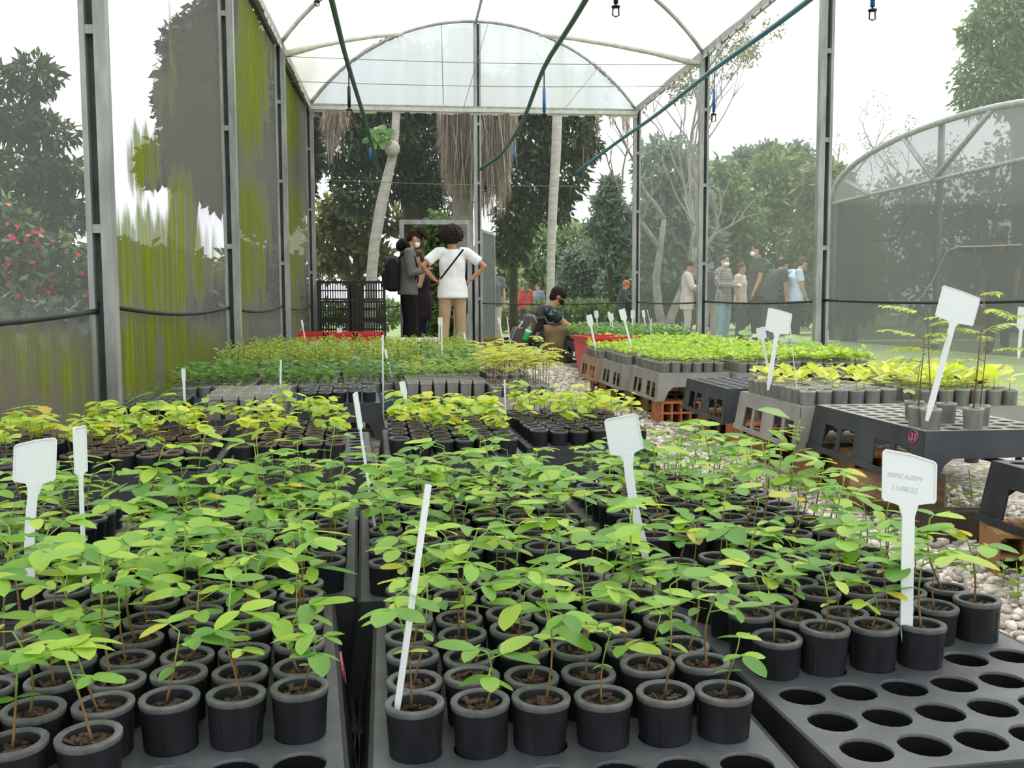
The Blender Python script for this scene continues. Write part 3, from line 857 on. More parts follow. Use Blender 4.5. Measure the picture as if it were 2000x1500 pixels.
def soil_mesh(seed, mats, chips=16):
    q = random.Random(seed); b = MB(); R = .0232; seg = 12
    for r in (R, R * .66, R * .33):
        for k in range(seg): b.v.append((r * math.cos(6.283 * k / seg), r * math.sin(6.283 * k / seg), -.008 + q.uniform(-.003, .003)))
    b.v.append((0, 0, -.006))
    for ri in range(2):
        for k in range(seg): b.face((ri * seg + k, ri * seg + (k + 1) % seg, (ri + 1) * seg + (k + 1) % seg, (ri + 1) * seg + k), 0, True)
    for k in range(seg): b.face((2 * seg + k, 2 * seg + (k + 1) % seg, 3 * seg), 0, True)
    for i in range(chips):
        a, r = q.uniform(0, 6.28), R * .85 * math.sqrt(q.random())
        rot = Euler((q.uniform(-.5, .5), q.uniform(-.5, .5), q.uniform(0, 6.28))).to_matrix()
        b.box((r * math.cos(a), r * math.sin(a), -.0055), (q.uniform(.005, .014), q.uniform(.003, .006), q.uniform(.0015, .003)), 1, rot)
    return b.mesh('soil', mats)


POT_BLACK = pot_mesh('pot', 'pot_black', 'pot_rim')
POT_MID = pot_mesh('pot', 'pot_black', 'pot_rim', 14, rib=False)
POT_DUSTY = pot_mesh('pot', 'pot_black', 'dusty_rim', 14, rib=False)
POT_GREY = pot_mesh('pot', 'pot_grey', 'pot_grey_rim', 16)
POT_FAR = pot_mesh('pot', 'pot_grey', 'pot_grey_rim', 10, rib=False)
POT_SQ = square_pot_mesh()
SOIL = [soil_mesh(i, ['soil', 'bark']) for i in range(5)]
SOIL_DRY = [soil_mesh(20 + i, ['dry_soil', 'bark'], 8) for i in range(3)]
LEAF_A = [MB().leaf(Matrix(), 1, w, 0, f, c).mesh('leaf', ['leaf_front']) for w, f, c in ((.54, .15, .14), (.5, .25, .25), (.62, .1, .1), (.48, .1, .34))]
LEAF_C = [MB().leaf(Matrix(), 1, w, 0, f, c).mesh('leaf', ['leaf_c']) for w, f, c in ((.72, .15, .35), (.85, .2, .5), (.62, .1, .2))]


def seedling_proto(seed, kind):
    """a stem with petioles, and where its leaves sit: list of (leaf shape, matrix)"""
    q = random.Random(seed); b = MB(); leaves = []
    if kind == 'a': h = q.choice([q.uniform(.05, .075), q.uniform(.06, .09), q.uniform(.07, .125)]); nn = q.choice([2, 2, 3, 3, 4])
    else: h = q.uniform(.045, .085); nn = q.choice([2, 3, 3, 4])
    lean = Vector((q.uniform(-.02, .02), q.uniform(-.02, .02), 0)); bow = Vector((q.uniform(-.008, .008), q.uniform(-.008, .008), 0))
    pt = lambda t: lean * t + bow * math.sin(math.pi * t) + Vector((0, 0, -.008 + (h + .008) * t))
    for m, t0, t1 in ((0, 0, .55), (1, .55, 1)):
        b.tube([pt(t0 + (t1 - t0) * i / 4) for i in range(5)], [(.0013 - .0006 * (t0 + (t1 - t0) * i / 4)) for i in range(5)], 5, m)

    def add(p, az, el, L, roll=0):
        leaves.append((q.randrange(4 if kind == 'a' else 3), Matrix.Translation(p) @ Rz(az) @ Ry(-el) @ Rx(roll) @ Matrix.Scale(L, 4)))
    az = q.uniform(0, 6.28)
    if kind == 'a' and q.random() < .75:
        for s in (0, math.pi): add(pt(.5), az + s, q.uniform(-.3, .2), q.uniform(.013, .022))
    for k in range(nn):
        t = .58 + .42 * (k + 1) / nn; az += 2.4 + q.uniform(-.3, .3); p = pt(min(1, t))
        if kind == 'a':
            pl = q.uniform(.014, .032) * (1 if k < nn - 1 else .6); el = q.uniform(.0, .5)
            e = p + Vector((math.cos(az) * math.cos(el), math.sin(az) * math.cos(el), math.sin(el))) * pl
            b.tube([p, e], [.0008, .0006], 4, 1)
            L = q.uniform(.026, .043)
            add(e, az + q.uniform(-.2, .2), q.uniform(-.25, .25), L * 1.05, q.uniform(-.2, .2))
            for s in (-1, 1): add(e, az + s * q.uniform(1.1, 1.6), q.uniform(-.3, .15), L * q.uniform(.7, .95), q.uniform(-.3, .3))
            if q.random() < .3:
                mp = p.lerp(e, .5)
                for s in (-1, 1): add(mp, az + s * 1.3, q.uniform(-.2, .2), L * .55)
        else:
            add(p, az, q.uniform(-.5, .35), q.uniform(.024, .042), q.uniform(-.3, .3))
            if q.random() < .75: add(p, az + q.uniform(2.2, 4), q.uniform(-.5, .3), q.uniform(.02, .036), q.uniform(-.3, .3))
    me = b.mesh('stem', ['stem_brown', 'stem_green'])
    return me, leaves


PROTO_A = [seedling_proto(100 + i, 'a') for i in range(16)]
PROTO_C = [seedling_proto(300 + i, 'c') for i in range(12)]


def potted(x, y, z, label, group, proto, leafset, soils, q, pot=POT_BLACK, plant=True, tilt=.03, scale=1.0, name='potted_seedling'):
    r = tag(empty(name, (x, y, z), q.uniform(0, 6.28)), label, 'potted plant', group)
    obj('pot', pot, r, mtx=Euler((q.uniform(-tilt, tilt), q.uniform(-tilt, tilt), 0)).to_matrix().to_4x4())
    obj('soil', q.choice(soils), r, mtx=Rz(q.uniform(0, 6.28)) @ Matrix.Translation((0, 0, q.uniform(-.006, .001))))
    if plant:
        me, lv = q.choice(proto); s = scale * q.uniform(.8, 1.25)
        st = obj('stem', me, r, mtx=Matrix.Translation((q.uniform(-.006, .006), q.uniform(-.006, .006), 0)) @ Matrix.Scale(s, 4))
        for li, mx in lv:
            obj('leaf', leafset[li], st, mtx=mx @ Rx(q.uniform(-.15, .15)) @ Matrix.Scale(q.uniform(.85, 1.12), 4))
    return r


def fill_near(key, cells, label, group, kind, seed, skip=.0, pot=POT_BLACK, soils=SOIL, scale=1.0):
    q = random.Random(seed)
    for (i, j) in cells:
        x, y = cell(key, i, j)
        potted(x + q.uniform(-.0015, .0015), y + q.uniform(-.0015, .0015), TRAYS[key]['zrim'] + q.uniform(-.004, .006), spot(label[0], label[1], i, j), group,
               PROTO_A if kind == 'a' else PROTO_C, LEAF_A if kind == 'a' else LEAF_C, soils, q, pot, q.random() >= skip, scale=scale, name='potted_seedling' if kind == 'a' else 'lime_seedling')


ORD = ['first', 'second', 'third', 'fourth', 'fifth', 'sixth', 'seventh', 'eighth', 'ninth', 'tenth', 'eleventh']
def spot(what, where, i, j):
    return '%s, %s, %s row of holes, %s from the stained-wall side' % (what, where, ORD[j], ORD[i])


BB = ('tray_deck', 'tray_black')
tray('A_C', .005, .980, .02, .335, 6, 9, BB, 'black seedling tray in the foreground centre, front two rows of holes empty', r0=2)
tray('A_R', .456, 1.145, .067, .335, 6, 9, BB, 'black seedling tray in the foreground with many open empty holes', r0=3)
tray('A_L', -.448, 1.006, .097, .335, 6, 9, BB, 'black seedling tray in the foreground nearest the bent white tag', r0=2)
tray('B_C', -.033, 1.552, .041, .335, 6, 9, BB, 'black seedling tray directly behind the foreground centre tray')
tray('B_R', .432, 1.660, .039, .335, 6, 9, BB, 'black seedling tray whose corner pot holds the plain square tag')
tray('B_L', -.462, 1.560, .05, .335, 6, 9, BB, 'black seedling tray behind the foreground one, with empty holes at its far corner')
tray('B_LL', -.915, 1.480, .06, .335, 6, 9, BB, 'black seedling tray at the picture edge holding the bent white tag')

g = 'black tube pots with green seedlings in the foreground trays'
fill_near('A_C', [(i, j) for j in range(2, 9) for i in range(6)], ('green seedling pot', 'foreground centre tray'), g, 'a', 1, .04, scale=1.08)
fill_near('A_R', [(i, j) for j in range(3, 9) for i in range(6) if not (j == 3 and i > 3)], ('green seedling pot', 'foreground many-holed tray'), g, 'a', 2, .04, scale=1.1)
fill_near('A_L', [(i, j) for j in range(1, 9) for i in range(6) if j > 1 or i < 3], ('green seedling pot', 'foreground wall-side tray'), g, 'a', 3, .02, scale=1.22)
fill_near('B_C', [(i, j) for j in range(9) for i in range(6) if j > 0 or i == 0], ('green seedling pot', 'second centre tray'), g, 'a', 4, .02, scale=1.15)
fill_near('B_R', [(i, j) for j in range(9) for i in range(6)], ('green seedling pot', 'second path-side tray'), g, 'a', 5, .02, scale=1.15)
fill_near('B_L', [(i, j) for j in range(9) for i in range(6) if not (j > 6 and i < 4)], ('green seedling pot', 'second wall-side tray'), g, 'a', 6, .02, scale=1.2)
fill_near('B_LL', [(i, j) for j in range(9) for i in range(3, 6)], ('green seedling pot', 'bent-tag edge tray'), g, 'a', 7, .05, scale=1.15)

tray('C_C', -.022, 2.955, .035, .335, 6, 9, BB, 'black tray of dry lime seedlings in the middle of the third row')
tray('C_R', .427, 3.115, .04, .335, 6, 9, BB, 'black tray of dry lime seedlings by the path, behind the square tag')
tray('C_L', -.477, 2.89, .06, .335, 6, 9, BB, 'black tray with one empty column of holes beside the pointed tag')
tray('C_LL', -.915, 2.76, .07, .335, 6, 9, BB, 'black tray of brown dry pots behind the bent white tag')
tray('C_LLL', -1.17, 2.60, .05, .335, 3, 9, BB, 'narrow black tray against the stained net wall')
g = 'black pots with lime seedlings in the third row'
fill_near('C_C', [(i, j) for j in range(9) for i in range(6)], ('lime seedling pot', 'third-row middle tray'), g, 'c', 11, .15, scale=1.25)
fill_near('C_R', [(i, j) for j in range(9) for i in range(6)], ('lime seedling pot', 'third-row path-side tray'), g, 'c', 12, .25, scale=1.25)
fill_near('C_L', [(i, j) for j in range(9) for i in range(5)], ('lime seedling pot', 'third-row pointed-tag tray'), g, 'c', 13, .25, POT_DUSTY, SOIL_DRY, 1.25)
fill_near('C_LL', [(i, j) for j in range(9) for i in range(6)], ('lime seedling pot', 'third-row dusty tray'), g, 'c', 14, .3, POT_DUSTY, SOIL_DRY, 1.25)
fill_near('C_LLL', [(i, j) for j in range(9) for i in range(3)], ('lime seedling pot', 'third-row narrow tray'), g, 'c', 15, .2, POT_MID, SOIL, 1.25)


# ---- plants of the rows further back: one mesh each
def pinna(b, mtx, L, n, W, m, q, droop=.5):
    """feathery compound leaf along +X"""
    pts = [mtx @ Vector((L * t, 0, .25 * L * t - droop * L * t * t)) for t in (0, .33, .66, 1)]
    b.tube(pts, [.0012, .001, .0008, .0005], 4, 1, False)
    for i in range(n):
        t = .15 + .85 * (i + 1) / n; z = .25 * L * t - droop * L * t * t
        w = W * (1 - .5 * abs(t - .5))
        for s in (-1, 1):
            b.leaf(mtx @ Matrix.Translation((L * t, 0, z)) @ Rz(s * 1.15) @ Ry(.15 + .3 * q.random()), w, w * .38, m, .1, .2, True)
    b.leaf(mtx @ Matrix.Translation((L, 0, .25 * L - droop * L)) @ Ry(.6), W * .8, W * .3, m, .1, .2, True)


def plant_mesh(kind, seed):
    q = random.Random(seed); b = MB()
    def stem(h, r=.0015, dx=0, dy=0): b.tube([(0, 0, -.008), (dx * .5, dy * .5, h * .5), (dx, dy, h)], [r, r * .8, r * .6], 4, 1)
    def lf(p, az, el, L, W): b.leaf(Matrix.Translation(p) @ Rz(az) @ Ry(-el) @ Rx(q.uniform(-.4, .4)), L, W, 0, .15, .4, True)
    if kind == 'lettuce':
        stem(.03); az = q.uniform(0, 6)
        for k in range(q.choice([4, 5, 6])):
            az += 2.3; L = q.uniform(.035, .065); lf((0, 0, .015 + .01 * k * .6), az, q.uniform(.0, .9), L, L * .62)
        mats = ['leaf_lettuce', 'stem_green']
    elif kind == 'leafy':
        h = q.uniform(.07, .13); stem(h); az = q.uniform(0, 6)
        for k in range(10): az += 2.4; L = q.uniform(.035, .06); lf((0, 0, h * (.3 + .7 * k / 9)), az, q.uniform(-.2, .6), L, L * .5)
        mats = ['leaf_leafy', 'stem_green']
    elif kind == 'lime':
        h = q.uniform(.10, .17); mats = ['leaf_lime', 'stem_brown']
        for s in range(2):
            dx, dy = q.uniform(-.03, .03), q.uniform(-.03, .03); stem(h, .0013, dx, dy); az = q.uniform(0, 6)
            for k in range(10):
                az += 2.4; t = .25 + .75 * k / 9; L = q.uniform(.02, .036); lf((dx * t, dy * t, h * t), az, q.uniform(-.2, .6), L, L * .6)
    elif kind == 'carpet':
        mats = ['leaf_carpet', 'stem_green']
        for s in range(3):
            dx, dy, h = q.uniform(-.02, .02), q.uniform(-.02, .02), q.uniform(.02, .05); stem(h, .001, dx, dy); az = q.uniform(0, 6)
            for k in range(5): az += 2.4; L = q.uniform(.018, .034); lf((dx, dy, h * (.5 + .12 * k)), az, q.uniform(-.1, .8), L, L * .7)
    elif kind == 'feather':
        h = q.uniform(.10, .17); stem(h, .002, q.uniform(-.02, .02), q.uniform(-.02, .02)); mats = ['leaf_feather', 'stem_brown']; az = q.uniform(0, 6)
        for k in range(5):
            az += 2.3; pinna(b, Matrix.Translation((0, 0, h * (.6 + .1 * k))) @ Rz(az) @ Ry(-q.uniform(.1, .7)), q.uniform(.07, .12), 6, .032, 0, q, .55)
    elif kind == 'fern':
        h = q.uniform(.05, .10); stem(h, .0015); mats = ['leaf_lime', 'stem_green']; az = q.uniform(0, 6)
        for k in range(5): az += 2.3; pinna(b, Matrix.Translation((0, 0, h * (.5 + .12 * k))) @ Rz(az) @ Ry(-q.uniform(.2, .8)), q.uniform(.05, .08), 5, .018, 0, q, .45)
    elif kind == 'tiny':
        mats = ['leaf_leafy', 'stem_green']; h = q.uniform(.012, .03); stem(h, .001); az = q.uniform(0, 6)
        for k in range(3): az += 2.2; lf((0, 0, h), az, q.uniform(0, .5), .014, .009)
    elif kind == 'tall':
        h = q.uniform(.20, .30); dx, dy = q.uniform(-.05, .05), q.uniform(-.03, .03); stem(h, .0022, dx, dy); mats = ['leaf_tall', 'stem_brown']; az = q.uniform(0, 6)
        for k in range(4):
            az += 2.2; t = .65 + .35 * k / 3; pinna(b, Matrix.Translation((dx * t, dy * t, h * t)) @ Rz(az) @ Ry(-q.uniform(-.1, .3)), q.uniform(.09, .14), 9, .032, 0, q, .3)
    elif kind == 'weed':
        h = q.uniform(.06, .14); stem(h, .0022, q.uniform(-.02, .02), q.uniform(-.02, .02)); mats = ['leaf_weed', 'stem_green']; az = q.uniform(0, 6)
        for k in range(8): az += 2.3; L = q.uniform(.035, .065); lf((0, 0, h * (.15 + .85 * k / 7)), az, q.uniform(-.2, .7), L, L * .5)
    return b.mesh('seedling', mats)


PL = {k: [plant_mesh(k, 500 + 31 * i + len(k)) for i in range(6)] for k in ('lettuce', 'leafy', 'lime', 'carpet', 'feather', 'fern', 'tiny', 'tall', 'weed')}


NAMES = dict(tiny='sprout_pot', fern='ferny_sprout', feather='feathery_plant', leafy='leafy_plant', lime='bushy_plant', lettuce='broad_leaved_seedling', carpet='low_seedling')
WHAT = dict(tiny='tiny sprout pot', fern='ferny square pot', feather='feathery yellow-green plant', leafy='leafy green plant', lime='bushy lime plant', lettuce='bright broad-leaved seedling', carpet='low lime seedling')
NICK = dict(D_LL='first-post tray', D_L='dusty square-pot tray', D_C='sparse black-pot tray', D_R='middle square-pot tray', D_R2='feathery path-side tray', E0='blue wall-side tray', E1='blue second tray', E2='blue third tray', E3='blue middle tray', E4='further feathery tray',
            R2='pink-number neighbour tray', R2b='outer broad-leaved tray', R3b='inner sprout tray', R3c='outer sprout tray', R4='sun-bleached tray', R4b='neighbour of bleached tray', R4c='tray near tall post', R5='second-from-crate tray', R5b='brown-stained tray',
            F00='front bushy wall-side tray', F01='front bushy second tray', F02='front bushy third tray', F10='back bushy wall-side tray', F11='back bushy second tray', F12='back bushy third tray')


def fill_far(key, kind, label, group, seed, pot=POT_FAR, cells=None, keep=1.0, scale=1.0):
    q = random.Random(seed); t = TRAYS[key]; name = NAMES[kind]; label = WHAT[kind]
    for (i, j) in cells or [(i, j) for j in range(t['nr']) for i in range(t['nc'])]:
        x, y = cell(key, i, j)
        o = obj(name, pot, None, mtx=xform((x, y, t['zrim'] + q.uniform(-.003, .004)), 0 if pot is POT_SQ else q.uniform(0, 6.28)))
        if pot is POT_SQ: o.rotation_euler[2] = t['th']
        tag(o, spot(*(label if isinstance(label, tuple) else (label, NICK.get(key, 'far tray'))), i, j), 'potted plant', group)
        if q.random() <= keep:
            obj('seedling', q.choice(PL[kind]), o, mtx=Rz(q.uniform(0, 6.28)) @ Matrix.Scale(scale * q.uniform(.8, 1.2), 4))


def fill_stuff(keys, kind, label, seed, pot, scale=1.0, cat='seedlings'):
    """rows too far off to tell the pots apart, joined into one bed"""
    q = random.Random(seed); V = []; F = []; MI = []; mats = []
    nv = 0
    for key in keys:
        t = TRAYS[key]
        for j in range(t['nr']):
            for i in range(t['nc']):
                x, y = cell(key, i, j)
                for me, sc in ((pot, 1), (q.choice(PL[kind]), scale * q.uniform(.8, 1.2))):
                    a = np.empty(len(me.vertices) * 3, np.float32); me.vertices.foreach_get('co', a); a = a.reshape(-1, 3) * sc
                    an = q.uniform(0, 6.28); c, s = math.cos(an), math.sin(an)
                    a = np.stack([a[:, 0] * c - a[:, 1] * s + x, a[:, 0] * s + a[:, 1] * c + y, a[:, 2] + t['zrim']], 1)
                    V.append(a)
                    for p in me.polygons:
                        F.append([v + nv for v in p.vertices]); mt = me.materials[p.material_index]
                        if mt not in mats: mats.append(mt)
                        MI.append(mats.index(mt))
                    nv += len(a)
    me = bpy.data.meshes.new('seedling_bed'); me.from_pydata(np.concatenate(V).tolist(), [], F)
    for m in mats: me.materials.append(m)
    me.polygons.foreach_set('material_index', MI); me.update()
    return tag(obj('seedling_bed', me), label, cat, kind='stuff')


# fourth row, beyond the second aisle
tray('D_LL', -1.14, 4.03, .1, .335, 4, 8, BB, 'black tray of small sprouts against the stained wall by the first post')
fill_far('D_LL', 'tiny', 'black pot with a tiny sprout, tray by the first post of the stained wall', 'small sprouts in the fourth row', 41, POT_MID)
tray('D_L', -.80, 4.17, .07, .36, 5, 7, BB, 'black tray holding dusty square pots, beside the blue sheet', prot=.095)
fill_far('D_L', 'tiny', 'dusty grey square pot with a tiny sprout, nearer the stained wall', 'square grey pots', 42, POT_SQ)
tray('D_C', -.43, 4.39, .05, .355, 5, 7, BB, 'black tray of black pots beside the dusty square pots')
fill_far('D_C', 'tiny', 'black pot with a sparse sprout, tray beside the dusty square pots', 'black pots in the fourth row', 43, POT_MID, keep=.6)
tray('D_R', .03, 4.84, .04, .36, 6, 6, BB, 'black tray holding square grey pots in the middle of the fourth row', prot=.095)
fill_far('D_R', 'fern', 'square grey pot with a ferny sprout, middle of the fourth row', 'square grey pots', 44, POT_SQ, scale=.9)
tray('D_R2', .44, 4.78, .05, .335, 5, 7, ('tray_deck', 'tray_grey'), 'grey tray of feathery yellow-green plants beside the path')
fill_far('D_R2', 'feather', 'feathery yellow-green plant in a grey pot beside the path', 'feathery plants', 45, POT_GREY, keep=.95, scale=.95)
for k, (x, y, lab) in enumerate(((-1.14, 5.0, 'blue-lined tray of leafy plants against the stained wall'), (-.72, 5.05, 'blue-lined tray of leafy plants behind the dusty square pots'), (-.30, 5.15, 'blue-lined tray of leafy plants behind the sparse black pots'))):
    tray('E%d' % k, x, y, .05, .33, 6, 8, ('blue_sheet', 'blue_sheet'), lab)
    fill_far('E%d' % k, 'leafy', ['leafy green plant in the blue-lined tray against the stained wall', 'leafy green plant in the blue-lined tray behind the square pots', 'leafy green plant in the blue-lined tray behind the sparse black pots'][k], 'leafy green plants', 50 + k, POT_FAR, scale=.92)
tray('E3', .14, 5.75, .04, .33, 5, 8, ('blue_sheet', 'blue_sheet'), 'blue tray of leafy plants behind the middle square pots')
fill_far('E3', 'leafy', 'leafy green plant in the blue tray behind the middle square pots', 'leafy green plants', 54, POT_FAR, scale=1.0)
tray('E4', .50, 5.65, .04, .33, 4, 8, BB, 'black tray of feathery plants further along the path')
fill_far('E4', 'feather', 'feathery yellow-green plant further along the path', 'feathery plants', 55, POT_FAR, scale=.85)
keys = []
for r_, y in enumerate((6.1, 6.85, 7.6, 8.35)):
    for c_, x in enumerate((-1.14, -.70, -.26, .16)):
        if c_ == 3 and r_ < 1: continue
        k = 'F%d%d' % (r_, c_); tray(k, x, y, .02, .325, 6, 9, BB, 'black tray under bushy lime plants, %s back row, %s from the stained wall' % (ORD[r_], ORD[c_]), group='trays under the bushy lime plants'); keys.append(k)
        if r_ == 0: fill_far(k, 'lime', 'bushy lime plant in the nearest of the back rows, stained-wall side', 'bushy lime plants', 60 + c_, POT_FAR, scale=1.0)
        elif r_ == 1 and c_ < 3: fill_far(k, 'lime', 'bushy lime plant in the second of the back rows, stained-wall side', 'bushy lime plants', 70 + c_, POT_FAR, scale=.95, cells=[(i, j) for i in range(6) for j in range(0, 8, 2)])
fill_stuff([k for k in keys if k[1] in '234' or k == 'F13'], 'lime', 'dense bed of bushy lime plants in front of the red crates', 80, POT_FAR, .78)

# ---- the bed beyond the gravel path
GG = ('tray_grey', 'tray_grey'); SS = ('tray_slate', 'tray_slate')
def rb(key, x, y, zdeck, nc, nr, mats, label, prot=.06, px=PXC, py=PYC, th=0.0):
    tray(key, x + .016 + px / 2, y + .016 + py / 2, th, zdeck + prot, nc, nr, mats, label, prot=prot, px=px, py=py)
rb('R33', 1.537, 2.739, .36, 6, 10, ('tray_grey', 'tray_slate'), 'dark tray marked with a pink circled number, a few pots standing on it', px=.068, py=.0745)
rb('R6', 1.566, 1.77, .32, 6, 9, ('tray_deck', 'tray_black'), 'empty black tray on a hollow brick at the picture edge')
rb('R2', 1.50, 3.57, .345, 6, 9, ('tray_grey', 'tray_grey'), 'grey tray of bright broad-leaved seedlings behind the pink number')
rb('R2b', 1.96, 3.50, .345, 6, 9, GG, 'second grey tray of bright broad-leaved seedlings, farther from the path')
rb('R3', 1.535, 4.53, .33, 6, 9, SS, 'empty slate-coloured tray with its grid of holes beside the path')
rb('R3b', 1.99, 4.45, .325, 6, 9, BB, 'black tray of sparse sprouts next to the empty slate tray')
rb('R3c', 2.43, 4.45, .325, 6, 9, BB, 'black tray of sparse sprouts two trays from the path')
rb('R4', 1.475, 5.58, .33, 6, 9, GG, 'sun-bleached grey tray with an arched end, on a hollow brick')
rb('R4b', 1.92, 5.50, .33, 6, 9, GG, 'grey tray of low lime seedlings beside the sun-bleached one')
rb('R4c', 2.36, 5.45, .33, 6, 9, GG, 'grey tray of low lime seedlings near the tall side post')
rb('R5', 1.43, 6.34, .33, 6, 9, GG, 'bleached grey tray second from the red crate')
rb('R5b', 1.40, 7.08, .33, 6, 8, ('tray_brown', 'tray_brown'), 'brown-stained tray next to the red crate')
fill_far('R2', 'lettuce', 'bright broad-leaved seedling in a grey pot behind the pink number', 'broad-leaved seedlings', 91, POT_GREY, keep=.62, cells=[(i, j) for j in range(9) for i in range(6) if not (j < 9 and i < 2 and j > 3)] + [(0, j) for j in range(4, 9)] + [(1, j) for j in range(4, 9)])
fill_far('R2b', 'lettuce', 'bright broad-leaved seedling in a grey pot farther from the path', 'broad-leaved seedlings', 92, POT_GREY, keep=1, scale=1.25)
fill_far('R3b', 'tiny', 'sparse sprout in a black pot next to the empty slate tray', 'sparse sprouts in black pots', 93, POT_MID)
fill_far('R3c', 'tiny', 'sparse sprout in a black pot two trays from the path', 'sparse sprouts in black pots', 94, POT_MID, scale=1.6)
g = 'low lime seedlings beyond the path'
fill_far('R4', 'carpet', 'low lime seedling in the sun-bleached grey tray', g, 95, POT_GREY, scale=1.1)
fill_far('R4b', 'carpet', 'low lime seedling beside the sun-bleached tray', g, 96, POT_FAR, scale=1.2)
fill_far('R4c', 'carpet', 'low lime seedling near the tall side post', g, 97, POT_FAR, scale=1.4)
fill_far('R5', 'carpet', 'low lime seedling in the bleached tray second from the red crate', g, 98, POT_FAR, scale=1.1)
fill_far('R5b', 'carpet', 'low lime seedling in the brown-stained tray', g, 99, POT_FAR, scale=1.1)
q = random.Random(5)
R33P = [(0, 0, 'tall'), (2, 0, 'tall'), (5, 0, 'tall'), (0, 1, 'tall'), (2, 2, 'fern'), (3, 1, 'tall'), (1, 3, 'weed')]
for i, j, kd in R33P:
    x, y = cell('R33', i, j)
    o = obj('tall_seedling', POT_GREY, None, mtx=xform((x, y, TRAYS['R33']['zrim'] + .003), q.uniform(0, 6)))
    tag(o, spot('tall feathery seedling', 'pink-numbered tray', i, j), 'potted plant', 'tall seedlings on the numbered tray')
    obj('soil', SOIL[i % 5], o)
    obj('seedling', PL[kd][(i * 2 + j) % 6], o, mtx=Rz(q.uniform(0, 6)) @ Matrix.Scale(q.uniform(.95, 1.2), 4))
keys = []
for r_, y in enumerate((6.3, 7.05, 7.9, 8.7, 9.5, 10.4, 11.3)):
    for c_, x in enumerate((1.40, 1.86, 2.30, 2.70)):
        if c_ == 0 or (c_ == 3 and r_ < 1): continue
        nc = 6 if c_ < 3 else 3
        k = 'H%d%d' % (r_, c_); keys.append(k)
        rb(k, x, y, .30, nc, 9 if r_ < 2 else 10, GG if r_ < 3 else BB, 'seedling tray beyond the path, %s far row, %s from the path' % (ORD[r_], ORD[c_]))
fill_stuff([k for k in keys if k[1] in '0123'], 'carpet', 'bed of low lime seedlings in rows beyond the path', 101, POT_FAR, 1.3)
fill_stuff([k for k in keys if k[1] in '456'], 'leafy', 'bed of darker leafy seedlings at the far end beyond the path', 102, POT_MID, 1.0)

# ------------------------------------------------------------------ plant tags, bricks, crates, bags
def text_mesh(name, cu, mat, parent):
    t = bpy.data.objects.new(name, cu); me = bpy.data.meshes.new_from_object(t); bpy.data.objects.remove(t)
    me.materials.clear(); me.materials.append(MAT[mat]); return obj(name, me, parent)


def stake(base, top, pw, ph, yaw, label, sw=.014, bend=0, text=None, roll=0):
    """white plastic tag: base and top are world points of the strip; a plate pw x ph sits at its upper end"""
    base, top = Vector(base), Vector(top); d = top - base; L = d.length
    r = tag(empty('plant_tag', base), label, 'plant tag', 'white plastic plant tags')
    up = d.normalized(); side = Vector((math.cos(yaw), math.sin(yaw), 0)); side = (side - up * side.dot(up)).normalized(); nrm = up.cross(side)
    R = Matrix((side, nrm, up)).transposed().to_4x4()
    r.matrix_world = Matrix.Translation(base) @ R
    t = .0016
    def outline(pts, name, th):
        b = MB(); n = len(pts)
        for y in (-th / 2, th / 2):
            for (x, z) in pts: b.v.append((x, y, z))
        b.face(list(range(n))); b.face([n + i for i in range(n)][::-1])
        for i in range(n): b.face((i, n + i, n + (i + 1) % n, (i + 1) % n))
        return b.build(name, 'white_plastic', r)
    L0 = L - ph
    b = MB()
    for i in range(6):
        z0, z1 = -.03 + (L0 + .03) * i / 6, -.03 + (L0 + .03) * (i + 1) / 6
        o = lambda z: bend * math.sin(math.pi * max(0, z) / L0)
        w0 = sw * (1 if i > 0 else .5)
        b.hexa([(o(z0) - w0 / 2, -t, z0), (o(z0) + w0 / 2, -t, z0), (o(z0) + w0 / 2, t, z0), (o(z0) - w0 / 2, t, z0), (o(z1) - sw / 2, -t, z1), (o(z1) + sw / 2, -t, z1), (o(z1) + sw / 2, t, z1), (o(z1) - sw / 2, t, z1)])
    b.build('strip', 'white_plastic', r)
    if pw > 0:
        c = min(.0035, pw * .08); h = pw / 2; nk = sw / 2
        pts = [(-nk, L0 - .02), (nk, L0 - .02), (nk * 1.6, L0 - .004), (h - c, L0 + roll * .3), (h, L0 + c + roll * .3), (h, L - c + roll), (h - c, L + roll), (0, L + abs(roll) * .25), (-h + c, L - roll), (-h, L - c - roll), (-h, L0 + c - roll * .3), (-h + c, L0 - roll * .3), (-nk * 1.6, L0 - .004)]
        pl = outline(pts, 'plate', .0024)
        b = MB()
        ring = pts[3:12]
        for i in range(len(ring) - 1): b.bar((ring[i][0], -.0014, ring[i][1]), (ring[i + 1][0], -.0014, ring[i + 1][1]), .0022, .0022)
        b.build('plate_edge', 'white_plastic', pl)
        if text:
            for line, z, sz in text:
                cu = bpy.data.curves.new('lettering', 'FONT'); cu.body = line; cu.size = sz; cu.align_x = 'CENTER'; cu.extrude = .00012; cu.space_character = 1.05; cu.shear = .12
                to = text_mesh('lettering', cu, 'ink_grey', pl)
                to.matrix_local = Matrix.Translation((-pw * .1, -.0016, L0 + z)) @ Ry(.17) @ Rx(math.pi / 2)
    return r


def stk(bpx, bpy_, z, tpx, tpy, pwpx, phpx, yaw, label, lean=0, drop=False, **k):
    a = PZ(bpx, bpy_, z); e = P(tpx, tpy, a.y + lean); s = (a - CPOS).dot(CF) / FPX
    if drop: a = a + (a - e) * ((a.z - G0) / (e.z - a.z))
    return stake(a, e, pwpx * s, phpx * s, yaw, label, **k)


